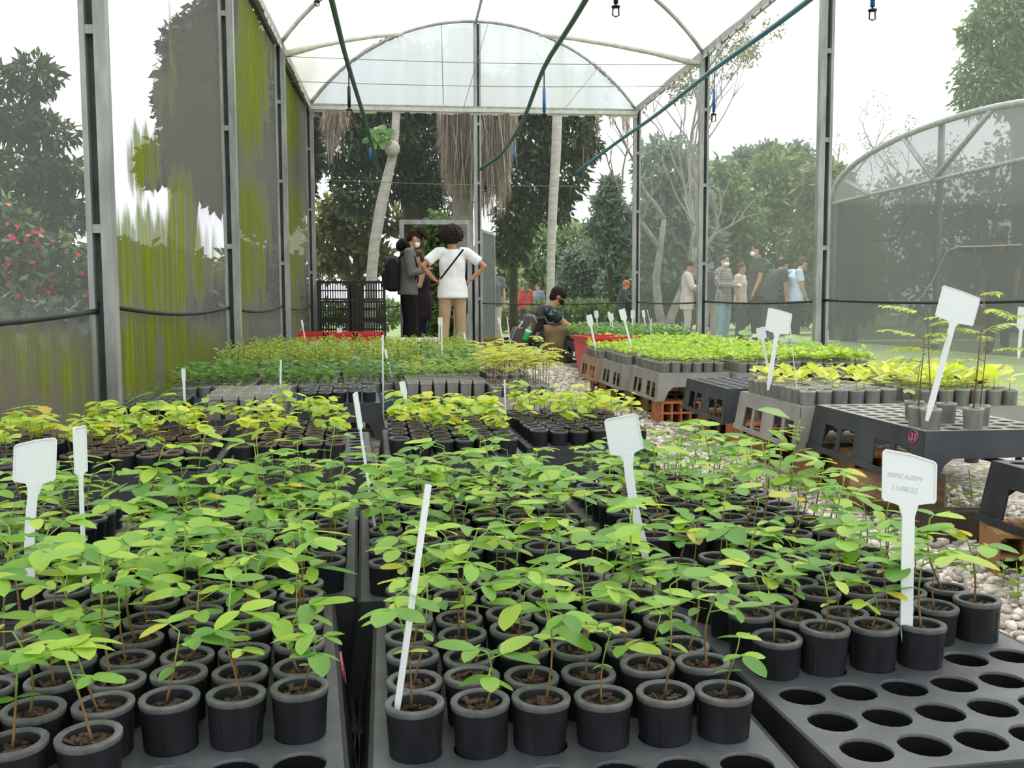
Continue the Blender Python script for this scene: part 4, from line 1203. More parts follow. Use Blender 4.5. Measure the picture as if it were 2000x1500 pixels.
stk(60, 1146, .33, 70, 862, 74, 78, .1, 'bent white tag with a blank plate near the stained wall', sw=.014, roll=.006, bend=-.004)
stk(165, 1128, .33, 154, 834, 40, 90, 1.36, 'white tag seen nearly edge-on beside the bent one', sw=.008)
stk(733, 1034, .33, 693, 768, 36, 70, 1.45, 'long white tag seen edge-on with a pointed top, leaning back', sw=.010)
stk(774, 1395, .327, 838, 937, 0, 10, .3, 'thin plain white strip leaning in the front corner pot', sw=.0062)
stk(1258, 1072, .33, 1212, 814, 64, 70, -.05, 'plain square white tag standing by the gravel path', sw=.015, bend=-.004)
stk(1770, 1232, .33, 1776, 890, 102, 90, -.1, 'white tag with two faint handwritten lines', sw=.0155, roll=-.008, text=[('REPICAGEM', .030, .0082), ('11/08/22', .014, .0092)])
stk(1815, 803, .425, 1878, 570, 76, 58, -.1, 'large white tag leaning in a pot on the pink-numbered tray', sw=.018, roll=-.005)
stk(1502, 748, .41, 1524, 607, 46, 42, -.25, 'white tag with a rounded plate in the broad-leaved tray', sw=.018, roll=-.006)
stk(1556, 757, .41, 1541, 622, 12, 40, 1.2, 'narrow kinked white tag beside the rounded plate', sw=.008)
stk(1499, 715, .41, 1485, 640, 17, 22, -.1, 'small square white tag behind the rounded plate', sw=.012)
stk(1990, 690, .45, 1998, 600, 20, 40, 0, 'white tag cut off by the picture edge', sw=.02)
for (b0, b1, t0, t1, pw, ph, yaw, lab) in (
        (1166, 695, 1150, 615, 12, 20, .2, 'white tag standing over the brown-stained tray'), (1238, 697, 1214, 604, 13, 20, .2, 'tallest white tag over the sun-bleached tray'), (1268, 702, 1272, 622, 6, 22, 1.2, 'white tag crossing another, over the sun-bleached tray'),
        (1170, 658, 1164, 607, 8, 13, 0, 'white tag behind the red crate, before the grass'), (1197, 662, 1189, 609, 6, 14, .4, 'white tag of a close pair behind the red crate'), (1200, 664, 1194, 612, 7, 13, .2, 'second white tag of the close pair behind the red crate'),
        (1225, 662, 1220, 612, 6, 13, .3, 'short white tag just behind the tallest one'), (1235, 660, 1236, 606, 8, 15, 0, 'white tag in front of the corner post'), (1263, 655, 1256, 606, 6, 13, .1, 'white tag to the side of the corner post'), (1279, 672, 1264, 605, 4, 18, 1.2, 'white tag leaning across its neighbour'),
        (981, 656, 974, 620, 5, 11, .1, 'tiny white tag near the grey-capped man'), (995, 658, 990, 618, 3, 8, 1, 'tiny thin white tag near the backpack')):
    stk(b0, b1, .345 if b0 > 1100 else .37, t0, t1, pw, ph, yaw, lab, sw=.016, drop=b0 < 1100)
for (b0, b1, t0, t1, pw, ph, yaw, lab) in (
        (360, 770, 358, 720, 7, 17, .3, 'small white tag among the sprouts near the first post'), (548, 752, 548, 703, 4, 16, 1.1, 'thin white tag among the leafy plants'), (748, 735, 747, 655, 6, 28, 1.1, 'tall white tag between leafy plants and blue tray'),
        (762, 724, 752, 683, 4, 14, .6, 'short white tag crossing the tall one'), (795, 800, 785, 745, 11, 26, .3, 'white tag leaning among lime seedlings of the middle tray'), (987, 795, 985, 742, 5, 20, 1.2, 'edge-on white tag at the back of the middle tray'),
        (597, 668, 589, 625, 4, 13, .9, 'white tag before the red crates'), (857, 676, 858, 620, 5, 12, .3, 'white tag before the khaki trousers'), (863, 705, 862, 620, 4, 12, .6, 'taller thin white tag before the khaki trousers'), (912, 680, 906, 650, 3, 10, .6, 'tiny white tag beside the khaki trousers')):
    stk(b0, b1, .38, t0, t1, pw, ph, yaw, lab, sw=.011, drop=b0 in (748, 762, 597, 857, 863, 912))

# the pink circled number on the tray, and a pink scrawl on the foreground tray's side
t33 = TRAYS['R33']
r33 = [o for o in COL.objects if o.name.startswith('seedling_tray') and abs(o.location.x - t33['cx']) < 1e-4 and abs(o.location.y - t33['cy']) < 1e-4][0]
b = MB(); cz, cyy = t33['zdeck'] - t33['zb'] - .022, -t33['L'] / 2 + .055
fx = lambda z: -t33['W'] / 2 - .022 * (.165 - z) / .165 - .0012
for i in range(20):
    a0, a1 = 6.283 * i / 20, 6.283 * (i + 1) / 20
    p = lambda a: (fx(cz + .0185 * math.sin(a)), cyy + .026 * math.cos(a), cz + .0185 * math.sin(a))
    b.bar(p(a0), p(a1), .0028, .0012)
b.build('ink_circle', 'ink_pink', r33)
cu = bpy.data.curves.new('number', 'FONT'); cu.body = '33'; cu.size = .03; cu.extrude = .0003; cu.align_x = 'CENTER'; cu.offset = .0006
to = text_mesh('number', cu, 'ink_pink', r33)
to.matrix_local = Matrix.Translation((fx(cz) - .0008, cyy, cz - .011)) @ Rz(-math.pi / 2) @ Rx(math.pi / 2 - .13) @ Matrix.Scale(1.25, 4, (1, 0, 0))
tal = TRAYS['A_L']
ral = [o for o in COL.objects if o.name.startswith('seedling_tray') and abs(o.location.x - tal['cx']) < 1e-4 and abs(o.location.y - tal['cy']) < 1e-4][0]
b = MB(); cz, cyy = .165 - .03, .12
fx2 = lambda z: tal['W'] / 2 + .022 * (.165 - z) / .165 + .0012
for i in range(18):
    p = lambda a: (fx2(cz + .02 * math.sin(a)), cyy + .03 * math.cos(a), cz + .02 * math.sin(a))
    b.bar(p(6.283 * i / 18), p(6.283 * (i + 1) / 18), .003, .0012)
for dy in (-.012, .010):
    b.bar((fx2(cz + .01), cyy + dy, cz + .01), (fx2(cz - .01), cyy + dy, cz - .01), .003, .0012)
b.build('ink_scrawl', 'ink_pink', ral)


def brick(x, y, rz, label, z0=G0, h=.10, w=.19, l=.24, mat='brick', group='hollow bricks under the trays'):
    r = tag(empty('hollow_brick', (x, y, z0), rz), label, 'brick', group)
    b = MB(); nh, nv, t = 4, 2, .009          # holes run along y
    for i in range(nh + 1): b.box((-l / 2 + t / 2 + (l - t) * i / nh, 0, h / 2), (t, w, h))
    for k in range(nv + 1):
        for i in range(nh):
            x0 = -l / 2 + t + (l - t) * i / nh; wd = (l - t) / nh - t
            b.box((x0 + wd / 2, 0, t / 2 + (h - t) * k / nv), (wd, w, t))
    b.build('clay_body', mat, r)
    g_ = MB()
    for i in range(9): g_.box((-l / 2 + l * (i + .5) / 9, 0, h + .0008), (.012, w, .0024))
    g_.build('ribs', mat, r)
    return r


bw = PZ(1940, 1075, .1)
brick(1.66, 2.36, -.35, 'mossy hollow brick under the empty black tray at the picture edge', h=TRAYS['R6']['zb'] - G0 - .004, mat='brick_mossy_shaded', l=.26, w=.2)
brick(1.70, 1.95, 0, 'hollow brick under the near end of the empty edge tray', h=TRAYS['R6']['zb'] - G0 - .004)
for key, lab in (('R4', 'orange hollow brick under the sun-bleached tray'), ('R3', 'orange hollow brick under the empty slate tray'), ('R5', 'hollow brick under the bleached tray second from the crate'), ('R5b', 'hollow brick under the brown-stained tray'), ('R2', 'hollow brick under the broad-leaved seedlings'), ('R33', 'hollow brick under the pink-numbered tray')):
    t = TRAYS[key]
    if key != 'R33': brick(t['cx'] - .09 + (.05 if key != 'R4' else 0), t['cy'] - t['L'] / 2 + .07, .08, lab + ', near end', h=t['zb'] - G0 - .004, mat='brick' if key in ('R4', 'R3') else 'brick_mossy_shaded')  # the duller brick colour paints in the shading under these trays
    brick(t['cx'] - .03, t['cy'] + t['L'] / 2 - .09, -.05, lab + ', far end', h=t['zb'] - G0 - .004, mat='brick_mossy_shaded')
BN = dict(A_C='foreground centre tray', A_R='foreground many-holed tray', A_L='foreground wall-side tray', B_C='second centre tray', B_R='second path-side tray', B_L='second wall-side tray', B_LL='bent-tag edge tray', C_C='third-row middle tray', C_R='third-row path-side tray', C_L='third-row pointed-tag tray', C_LL='third-row dusty tray', C_LLL='third-row narrow tray')
for key in BN:
    t = TRAYS[key]; c, s = math.cos(t['th']), math.sin(t['th'])
    for sg in (-1, 1):
        d = sg * (t['L'] / 2 - .06)
        brick(t['cx'] - s * d, t['cy'] + c * d, t['th'], 'orange hollow brick under the %s, %s end' % (BN[key], 'near' if sg < 0 else 'far'), h=t['zb'] - G0 - .003, w=.16)
d = P(1600, 895, 3.1)
tag(MB().tube([(1.50, 3.12, .12), (1.60, 3.05, .12), (1.74, 2.96, .12)], [.065, .07, .066], 14).build('log_prop', 'timber'), 'rusty brown log propping the pink-numbered tray', 'log')
tag(MB().box((1.62, 2.72, .075), (.26, .07, .10), 0, Matrix.Rotation(-.15, 3, 'Z')).build('timber_block', 'timber_dark'), 'weathered timber block on the gravel under the numbered tray', 'block')
b = MB(); b.ellip((0, 0, 0), (.035, .03, .024), 8, 5)
for i, v in enumerate(b.v): b.v[i] = tuple(Vector(v) * (1 + .14 * math.sin(i * 2.7)))
MAT['stone_grey'] = M('stone_grey', (.13, .13, .13), .9, (.2, .2, .2), 20)
p = PZ(1970, 1088, .05); tag(b.build('stone', 'stone_grey', None, p), 'dark grey stone on the gravel by the mossy brick', 'stone')
b = MB(); b.ellip((0, 0, 0), (.014, .012, .008), 6, 4)
p = PZ(1640, 980, .045); tag(b.build('brick_chip', 'brick', None, p), 'small orange brick chip lying on the gravel', 'chip')

# weeds on the gravel
q = random.Random(9)
for (px, py, s, lab) in ((1670, 1000, .7, 'wilted weed on the gravel left of the handwritten tag'), (1900, 985, 1.0, 'weed with paddle leaves under the numbered tray'), (1590, 905, .7, 'two-leaved weed before the rusty log'), (1540, 965, 2.2, 'tall weed rising before the broad-leaved seedlings'),
                         (1850, 1010, 1.0, 'weed clump behind the handwritten tag'), (1880, 1040, .9, 'weed beside the mossy brick'), (1400, 830, 1.0, 'weed by the empty slate tray'), (1330, 850, 1.1, 'lime weed on the gravel near the square tag'), (1245, 790, 1.0, 'lime weed below the sun-bleached tray'),
                         (1210, 770, 1.0, 'lime weed clump below the arched tray end'), (1180, 760, .8, 'lime weed near the red crate'), (1290, 815, 1.2, 'lime weed before the orange brick'), (1990, 1180, .8, 'weed at the picture edge on the gravel'), (1960, 1150, .6, 'small weed beside the last foreground pot'), (1470, 900, 1.0, 'weed on the gravel behind the second tray'), (733, 830, 1.2, 'weed in the gap between two third-row trays'), (722, 812, .8, 'small weed in the gap by the pointed tag')):
    p = PZ(px, py, G0)
    o = obj('weed', PL['weed'][q.randrange(6)], None, mtx=xform((p.x, p.y, G0), q.uniform(0, 6), s=s)); tag(o, lab, 'weed', 'weeds on the gravel')
for i in range(30):
    x, y = XL + .1 + .12 * q.random(), q.uniform(3.7, 9.5)
    o = obj('weed', PL['weed'][q.randrange(6)], None, mtx=xform((x, y, G0), q.uniform(0, 6), s=q.uniform(1.2, 2.8))); tag(o, 'leafy weed growing along the foot of the stained wall', 'weed', 'weeds along the stained wall')
for i in range(40):
    x, y = XR - .05 - .12 * q.random(), q.uniform(4.5, 12.8)
    o = obj('weed', PL['weed'][q.randrange(6)], None, mtx=xform((x, y, G0), q.uniform(0, 6), s=q.uniform(1.8, 3.4))); tag(o, 'leafy weed growing along the foot of the clear net', 'weed', 'weeds along the clear net')


def bin_crate(x, y, z, rz, W, L, H, label, mat='red_plastic', t=.012):
    r = tag(empty('plastic_crate', (x, y, z), rz), label, 'crate', 'red plastic crates')
    f = .82
    def wall(a0, a1, b0, b1): pass
    for sx, sy in ((1, 0), (-1, 0), (0, 1), (0, -1)):
        b = MB()
        if sx:
            b.hexa([(sx * W / 2 * f, -L / 2 * f, 0), (sx * (W / 2 * f - t), -L / 2 * f, 0), (sx * (W / 2 * f - t), L / 2 * f, 0), (sx * W / 2 * f, L / 2 * f, 0), (sx * W / 2, -L / 2, H), (sx * (W / 2 - t), -L / 2, H), (sx * (W / 2 - t), L / 2, H), (sx * W / 2, L / 2, H)])
        else:
            b.hexa([(-W / 2 * f, sy * L / 2 * f, 0), (W / 2 * f, sy * L / 2 * f, 0), (W / 2 * f, sy * (L / 2 * f - t), 0), (-W / 2 * f, sy * (L / 2 * f - t), 0), (-W / 2, sy * L / 2, H), (W / 2, sy * L / 2, H), (W / 2, sy * (L / 2 - t), H), (-W / 2, sy * (L / 2 - t), H)])
        b.build('wall_panel', mat, r)
    MB().box((0, 0, .008), (W * f - .02, L * f - .02, .012)).build('bottom', mat, r)
    b = MB()
    for sx in (-1, 1): b.box((sx * W / 2, 0, H - .012), (.03, L + .03, .028))
    for sy in (-1, 1): b.box((0, sy * L / 2, H - .012), (W, .03, .028))
    b.build('rim', mat, r)
    MB().box((W * .15, -L / 2 * .985 - .004, H * .6), (W * .3, .003, H * .25)).build('paper_label', 'white_plastic', r)
    return r


for px0, px1, lab in ((577, 634, 'red plastic crate nearest the stained wall'), (640, 692, 'middle one of the three red crates before the black crates'), (697, 747, 'red plastic crate nearest the doorway')):
    a, e = P(px0, 650, 11.9), P(px1, 650, 11.9)
    bin_crate((a.x + e.x) / 2, 12.1, .03, 0, e.x - a.x, .5, a.z - .03, lab)
a = P(663, 650, 11.85); tag(MB().box((0, 0, .02), (.06, .02, .07)).build('paper_card', 'white_plastic', None, a), 'white card stuck on the rim of the middle red crate', 'card')
bin_crate(1.80, 8.75, .10, .12, .42, .62, .34, 'big red crate standing beside the gravel path')
brick(1.72, 8.52, 0, 'hollow brick under the big red crate, path side', h=.066); brick(1.84, 8.95, 0, 'hollow brick under the big red crate, far side', h=.066)


def lattice_crate(x, y, z, W, L, H, label):
    r = tag(empty('lattice_crate', (x, y, z)), label, 'crate', 'stacked black lattice crates')
    b = MB()
    for zz, hh in ((.012, .024), (H - .015, .03), (H * .5, .016)):
        for sy in (-1, 1): b.box((0, sy * L / 2, zz), (W, .012, hh))
        for sx in (-1, 1): b.box((sx * W / 2, 0, zz), (.012, L, hh))
    b.build('rails', 'dark_plastic', r)
    b = MB()
    for sx in (-1, 1):
        for sy in (-1, 1): b.box((sx * W / 2, sy * L / 2, H / 2), (.035, .035, H))
    b.build('corner_posts', 'dark_plastic', r)
    for sy in (-1, 1):
        b = MB()
        for i in range(1, 12): b.box((-W / 2 + W * i / 12, sy * L / 2, H / 2), (.009, .008, H))
        b.build('slats', 'dark_plastic', r)
    for sx in (-1, 1):
        b = MB()
        for i in range(1, 9): b.box((sx * W / 2, -L / 2 + L * i / 9, H / 2), (.008, .012, H))
        b.build('slats', 'dark_plastic', r)
    b = MB()
    for i in range(9): b.box((0, -L / 2 + L * (i + .5) / 9, .008), (W, .012, .01))
    b.build('base_slats', 'dark_plastic', r)


for c_, (px0, px1) in enumerate(((620, 682), (687, 751))):
    a, e = P(px0, 548, 12.75), P(px1, 548, 12.75); H4 = (a.z - .03) / 4
    for k in range(4):
        lattice_crate((a.x + e.x) / 2, 12.85, .03 + H4 * k, e.x - a.x - .02, .3, H4 - .004, ['bottom', 'second lowest', 'third', 'topmost'][k] + (' black lattice crate of the stack nearer the stained wall' if c_ == 0 else ' black lattice crate of the stack nearer the doorway'))

a, e = P(776, 662, 10.2), P(856, 662, 10.2)
r = tag(empty('white_table', ((a.x + e.x) / 2, 10.35, 0)), 'low white plastic table among the lime plants', 'table')
w = (e.x - a.x) / 2
MB().box((0, 0, a.z - .015), (2 * w, .45, .03)).build('table_top', 'white_plastic', r)
for sx in (-1, 1):
    for sy in (-1, 1): MB().box((sx * (w - .03), sy * .18, a.z / 2 - .0), (.035, .035, a.z - .03)).build('leg', 'white_plastic', r)


def bag(x, y, z, w, h, label, mat='kraft', tilt=0):
    b = MB(); n = 16; hs = (0, .06, .3, .6, .85, 1.0)
    for i, t in enumerate(hs):
        for k in range(n):
            a = 6.283 * k / n; rr = w / 2 * (1 + .05 * math.sin(3 * a + i)) * (1.02 - .08 * t) * (.9 if i == 0 else 1)
            b.v.append((rr * math.cos(a) + tilt * t * h, rr * math.sin(a), h * t + (.03 * math.sin(2 * a + 1) * h if i == 5 else 0)))
    for i in range(5):
        for k in range(n): b.face((i * n + k, i * n + (k + 1) % n, (i + 1) * n + (k + 1) % n, (i + 1) * n + k), 0, True)
    b.face(list(range(n))[::-1])
    base = len(b.v)
    for k in range(n): a = 6.283 * k / n; b.v.append((w * .44 * math.cos(a) + tilt * h, w * .44 * math.sin(a), h * .9))
    for k in range(n): b.face((5 * n + k, 5 * n + (k + 1) % n, base + (k + 1) % n, base + k), 0, True)
    b.face([base + k for k in range(n)], 1)
    return tag(b.build('nursery_bag', [mat, 'soil'], None, (x, y, z)), label, 'bag', 'brown nursery bags')


a = P(1094, 712, 11.45); bag(a.x, 11.5, G0, .31, .44, 'brown nursery bag standing before the crouching man', tilt=-.09)
a = P(966, 690, 12.3); bag(a.x, 12.4, G0, .25, .28, 'dark brown nursery bag by the centre post'); a = P(943, 692, 12.5); bag(a.x - .02, 12.8, G0, .14, .16, 'small brown nursery bag at the foot of the centre post')
a = P(994, 660, 12.2); lattice_crate(a.x, 12.6, G0, .22, .3, .26, 'low black lattice crate beside the crouching man')

# ------------------------------------------------------------------ trees and shrubs outside
def leafcloud(name, blobs, n, L, W, mat, parent, seed, down=.35, shell=.35, flat=0.0):
    g_ = np.random.default_rng(seed)
    B = np.array(blobs, float); c, r = B[:, :3], B[:, 3:6]
    w = (r[:, 0] * r[:, 2] + r[:, 1] * r[:, 2]); w = w / w.sum()
    k = g_.choice(len(B), n, p=w)
    d = g_.normal(size=(n, 3)); d /= np.linalg.norm(d, axis=1)[:, None]
    rad = (shell + (1 - shell) * g_.random(n)) ** .6
    pos = c[k] + d * r[k] * rad[:, None] + g_.normal(size=(n, 3)) * r[k] * .08
    t = d * .5 + g_.normal(size=(n, 3)) * .6 + np.array([0, 0, -down * 1.6]); t[:, 2] *= (1 - flat)
    t /= np.linalg.norm(t, axis=1)[:, None]
    s = np.cross(t, g_.normal(size=(n, 3))); s /= np.linalg.norm(s, axis=1)[:, None] + 1e-9
    ll = L * g_.uniform(.6, 1.3, n)[:, None]; ww = W * g_.uniform(.7, 1.3, n)[:, None]
    nn = np.cross(t, s)
    v = np.stack([pos, pos + t * ll * .5 + s * ww * .5 + nn * ww * .12, pos + t * ll, pos + t * ll * .5 - s * ww * .5 + nn * ww * .12], 1).reshape(-1, 3)
    quads = np.arange(n * 4).reshape(-1, 4)
    return obj(name, np_mesh(name, v, quads, [mat]), parent)


def blob(px, py, rpx, Y, rz=None, depth=None):
    p = P(px, py, Y); s = (p - CPOS).dot(CF) / FPX; r = rpx * s
    return (p.x, p.y, p.z, r, depth or r, rz * s if rz else r)


def tree(name, label, cat, blobs, n, L, W, mat, trunk, seed, group=None, tmat='trunk_dark', down=.35, shell=.35, branch=True):
    """trunk: list of (point, radius) from the ground up; branches reach into the blobs"""
    b0 = Vector(trunk[0][0]); r = tag(empty(name, b0), label, cat, group)
    rel = lambda p: Vector(p) - b0
    tm = MB().tube([rel(p) for p, _ in trunk], [a for _, a in trunk], 9)
    tr = tm.build('trunk', tmat, r)
    if branch:
        top = rel(trunk[-1][0]); q = random.Random(seed); m = MB(); rt = trunk[-1][1]
        for bl in blobs[:9]:
            e = rel(bl[:3]); s = rel(trunk[-1][0]).lerp(rel(trunk[max(0, len(trunk) - 2)][0]), q.uniform(0, .6))
            md = s.lerp(e, .5) + Vector((q.uniform(-.1, .1), q.uniform(-.1, .1), .15 * (e - s).length))
            m.tube([s, md, e], [rt * .55, rt * .35, rt * .12], 6)
        m.build('branches', tmat, r)
    cl = leafcloud('crown', [(bl[0] - b0.x, bl[1] - b0.y, bl[2] - b0.z, *bl[3:]) for bl in blobs], n, L, W, mat, r, seed, down, shell)
    return r


def gz(y): return 0 if y < 14 else -min(.3, .012 * (y - 14))
def gp(px, Y): p = P(px, 600, Y); return Vector((p.x, p.y, gz(Y)))


g = 'trees behind the end wall'
# big dark mango behind the end wall
tree('mango_tree', 'big dark evergreen tree with drooping leaves behind the end wall', 'tree',
     [blob(*a) for a in ((670, 270, 62, 18, 75), (750, 250, 70, 18.5, 80), (640, 190, 60, 18), (760, 160, 80, 18.5), (850, 280, 75, 19, 90), (700, 370, 50, 18), (820, 370, 45, 19, 55), (830, 170, 80, 19), (920, 260, 70, 19, 100), (770, 330, 60, 19), (870, 400, 40, 19))], 17000, .20, .055, 'tree_dark',
     [(gp(815, 19), .30), (P(815, 500, 19), .27), (P(812, 380, 19), .25), (P(790, 280, 18.8), .22)], 21, g)
tree('mango_tree', 'dark evergreen tree beside the straight palm trunk', 'tree',
     [blob(*a) for a in ((1040, 260, 60, 20, 70), (1110, 250, 55, 20, 60), (1010, 340, 55, 20), (1100, 340, 50, 20, 55), (1050, 190, 70, 20), (1130, 190, 50, 20), (1080, 400, 38, 20), (1010, 420, 45, 20, 50), (1000, 480, 35, 20), (1150, 290, 26, 20))], 11000, .20, .06, 'tree_dark',
     [(gp(1003, 20.5), .09), (P(1003, 480, 20.5), .085), (P(1020, 380, 20.3), .08), (P(1050, 300, 20), .07)], 22, g)
tree('airy_tree', 'airy broad-leaved tree with sky showing through, behind the black crates', 'tree',
     [blob(*a) for a in ((640, 480, 38, 20, 60), (690, 450, 36, 20, 50), (730, 500, 30, 20), (655, 410, 28, 20), (760, 430, 26, 20), (700, 530, 34, 20, 22))], 2600, .22, .10, 'tree_olive', [(gp(700, 20), .12), (P(700, 520, 20), .1), (P(690, 450, 20), .08)], 23, g, down=.1)
tree('doorway_bush', 'bright green bush filling the doorway behind the white tee', 'bush',
     [blob(*a) for a in ((858, 455, 34, 17, 40), (850, 520, 36, 17), (880, 560, 40, 17), (855, 610, 40, 17), (900, 630, 36, 17), (870, 490, 30, 17))], 5200, .16, .06, 'tree_mid', [(gp(865, 17.2), .06), (P(865, 560, 17.2), .05), (P(860, 480, 17.1), .04)], 25, g, down=.3, shell=.15)
# leaning pale trunk with a lobed sprig
r = tag(empty('leaning_tree', gp(722, 15.5)), 'pale bare trunk leaning before the dark tree, a lobed green sprig on it', 'tree'); b0 = r.location
path = [(722, 690, 20), (724, 560, 20), (731, 480, 20), (745, 400, 21), (756, 350, 19), (768, 300, 16), (772, 260, 15), (774, 215, 14), (780, 120, 14)]
MB().tube([P(a, c, 15.5) - b0 for a, c, w in path], [w * .5 / FPX * 15.9 for a, c, w in path], 10).build('trunk', 'trunk_pale', r)
MB().ellip(P(766, 290, 15.4) - b0, (.12, .12, .13), 10, 8).build('burl', 'trunk_pale', r)
b = MB(); q = random.Random(3)
for (px, py) in ((735, 260), (752, 255), (745, 275), (728, 275)):
    c = P(px, py, 15.3) - b0
    for k in range(6): b.leaf(Matrix.Translation(c) @ Rx(.9) @ Rz(k * 1.05 + q.random()), .17, .09, 0, .2, .5)
b.tube([P(768, 290, 15.4) - b0, P(745, 270, 15.3) - b0], .012, 5); b.build('sprig', 'leaf_leafy', r)

# straight palm trunk
def ringed(name, label, pts, radii, mat='trunk_pale'):
    r = tag(empty(name, pts[0]), label, 'palm'); b0 = r.location; m = MB(); P0 = [Vector(p) - b0 for p in pts]; path = []; rad = []
    for i in range(len(P0) - 1):
        for k in range(8): t = k / 8; path.append(P0[i].lerp(P0[i + 1], t)); rad.append((radii[i] * (1 - t) + radii[i + 1] * t) * (1.0 if k % 2 else .955))
    path.append(P0[-1]); rad.append(radii[-1])
    m.tube(path, rad, 12).build('trunk', mat, r); return r


ringed('palm_tree', 'straight pale ringed palm trunk behind the end wall', [gp(1073, 16.5), P(1076, 500, 16.5), P(1080, 400, 16.5), P(1086, 300, 16.5), P(1089, 210, 16.5), P(1093, 60, 16.5)], [.075, .075, .08, .085, .085, .085])


def fronds(parent, b0, spots, n, seed, name='dead_fronds'):
    q = np.random.default_rng(seed); V = []; F = []; nv = 0
    for _ in range(n):
        px, y0, y1, rpx, Y = spots[q.integers(len(spots))]; u = q.uniform(-1, 1)
        end = y0 + (y1 - y0) * (1 - .5 * abs(u) ** 1.6) * q.uniform(.45, 1.0); beg = y0 + (end - y0) * q.uniform(0, .75)
        drift = q.normal(0, .22) * rpx; bow = q.normal(0, .12) * rpx; Yd = Y + q.uniform(-.3, .3); w = q.uniform(.004, .015) * (1.6 if q.random() < .15 else 1)
        tw = q.uniform(0, 3.14)
        for i in range(5):
            t = i / 4; p = P(px + u * rpx * (.75 + .25 * t) + drift * t + bow * math.sin(3.14 * t), beg + (end - beg) * t, Yd) - b0
            ww = w * (1 - .8 * t); dx, dy = math.cos(tw) * ww, math.sin(tw) * ww; V += [(p.x - dx, p.y - dy, p.z), (p.x + dx, p.y + dy, p.z)]
        for i in range(4): F.append((nv + 2 * i, nv + 2 * i + 1, nv + 2 * i + 3, nv + 2 * i + 2))
        nv += 10
    return obj(name, np_mesh(name, np.array(V), np.array(F), ['frond']), parent)


r = ringed('palm_tree', 'thick palm trunk wrapped in a skirt of dead brown fronds', [gp(905, 16), P(905, 480, 16), P(903, 350, 16), P(900, 230, 16), P(898, 60, 16)], [.17, .17, .18, .2, .2], 'trunk_grey')
fronds(r, r.location, [(880, 130, 440, 24, 15.7), (905, 130, 400, 45, 15.7), (955, 140, 470, 34, 15.6), (978, 150, 440, 26, 15.8), (935, 140, 450, 30, 15.6), (990, 150, 350, 18, 15.7)], 3800, 5)
r = tag(empty('hanging_frond', P(652, 200, 14.6)), 'dead brown palm frond hanging beside the corner post', 'palm frond')
fronds(r, r.location, [(660, 170, 300, 22, 14.6), (645, 200, 340, 16, 14.6), (655, 190, 320, 14, 14.5), (672, 180, 270, 16, 14.6)], 420, 6, 'frond_blades')
r = tag(empty('hanging_frond', P(1222, 210, 18)), 'thin brown frond hanging just inside the far corner post', 'palm frond')
fronds(r, r.location, [(1222, 210, 310, 8, 18), (1195, 205, 260, 14, 18)], 90, 7, 'frond_blades')
r = tag(empty('hanging_frond', P(1150, 220, 18)), 'brown weeping twigs hanging beside the straight palm trunk', 'palm frond')
fronds(r, r.location, [(1160, 205, 345, 18, 19.8), (1140, 205, 380, 18, 19.8)], 130, 8, 'frond_blades')

# distance seen past the end wall
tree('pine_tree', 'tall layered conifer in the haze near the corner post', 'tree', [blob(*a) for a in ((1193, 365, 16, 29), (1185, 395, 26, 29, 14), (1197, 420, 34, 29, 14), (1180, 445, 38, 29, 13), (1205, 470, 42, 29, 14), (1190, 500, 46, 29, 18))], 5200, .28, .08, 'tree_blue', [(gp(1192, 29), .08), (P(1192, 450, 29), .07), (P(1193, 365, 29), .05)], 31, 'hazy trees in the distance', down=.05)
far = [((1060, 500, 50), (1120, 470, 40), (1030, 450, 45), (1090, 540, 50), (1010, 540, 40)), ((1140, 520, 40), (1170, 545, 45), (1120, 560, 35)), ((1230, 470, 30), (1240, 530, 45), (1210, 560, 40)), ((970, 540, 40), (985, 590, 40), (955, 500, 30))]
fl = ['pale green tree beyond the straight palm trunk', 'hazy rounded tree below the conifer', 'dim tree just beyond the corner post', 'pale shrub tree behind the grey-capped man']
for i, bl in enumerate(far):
    tree('hazy_tree', fl[i], 'tree', [blob(*a, 36 - 2 * i) for a in bl], 9000, .24, .10, ['tree_pale', 'tree_blue', 'tree_blue', 'tree_pale'][i], [(gp(bl[0][0], 36 - 2 * i), .2), (P(bl[0][0], bl[0][1] + 20, 36 - 2 * i), .14)], 40 + i, 'hazy trees in the distance')  # misty distance painted in by the lighter leaf colours
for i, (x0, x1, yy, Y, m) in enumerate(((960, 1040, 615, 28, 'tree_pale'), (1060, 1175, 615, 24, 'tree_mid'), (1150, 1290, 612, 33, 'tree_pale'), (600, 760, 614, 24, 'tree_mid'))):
    n = 5; p = gp((x0 + x1) / 2, Y)
    r = tag(empty('shrub', p), ['pale grassy shrub behind the grey-capped man', 'green shrubs behind the crouching man', 'pale shrubs behind the red-haired person', 'green shrubs seen through the black crates'][i], 'shrub', 'low shrubs outside the end wall')
    leafcloud('foliage', [tuple(np.array(blob(x0 + (x1 - x0) * k / (n - 1), yy, 26, Y)) - np.array([p.x, p.y, p.z, 0, 0, 0])) for k in range(n)], 2600, .16, .06, m, r, 60 + i, -.2)
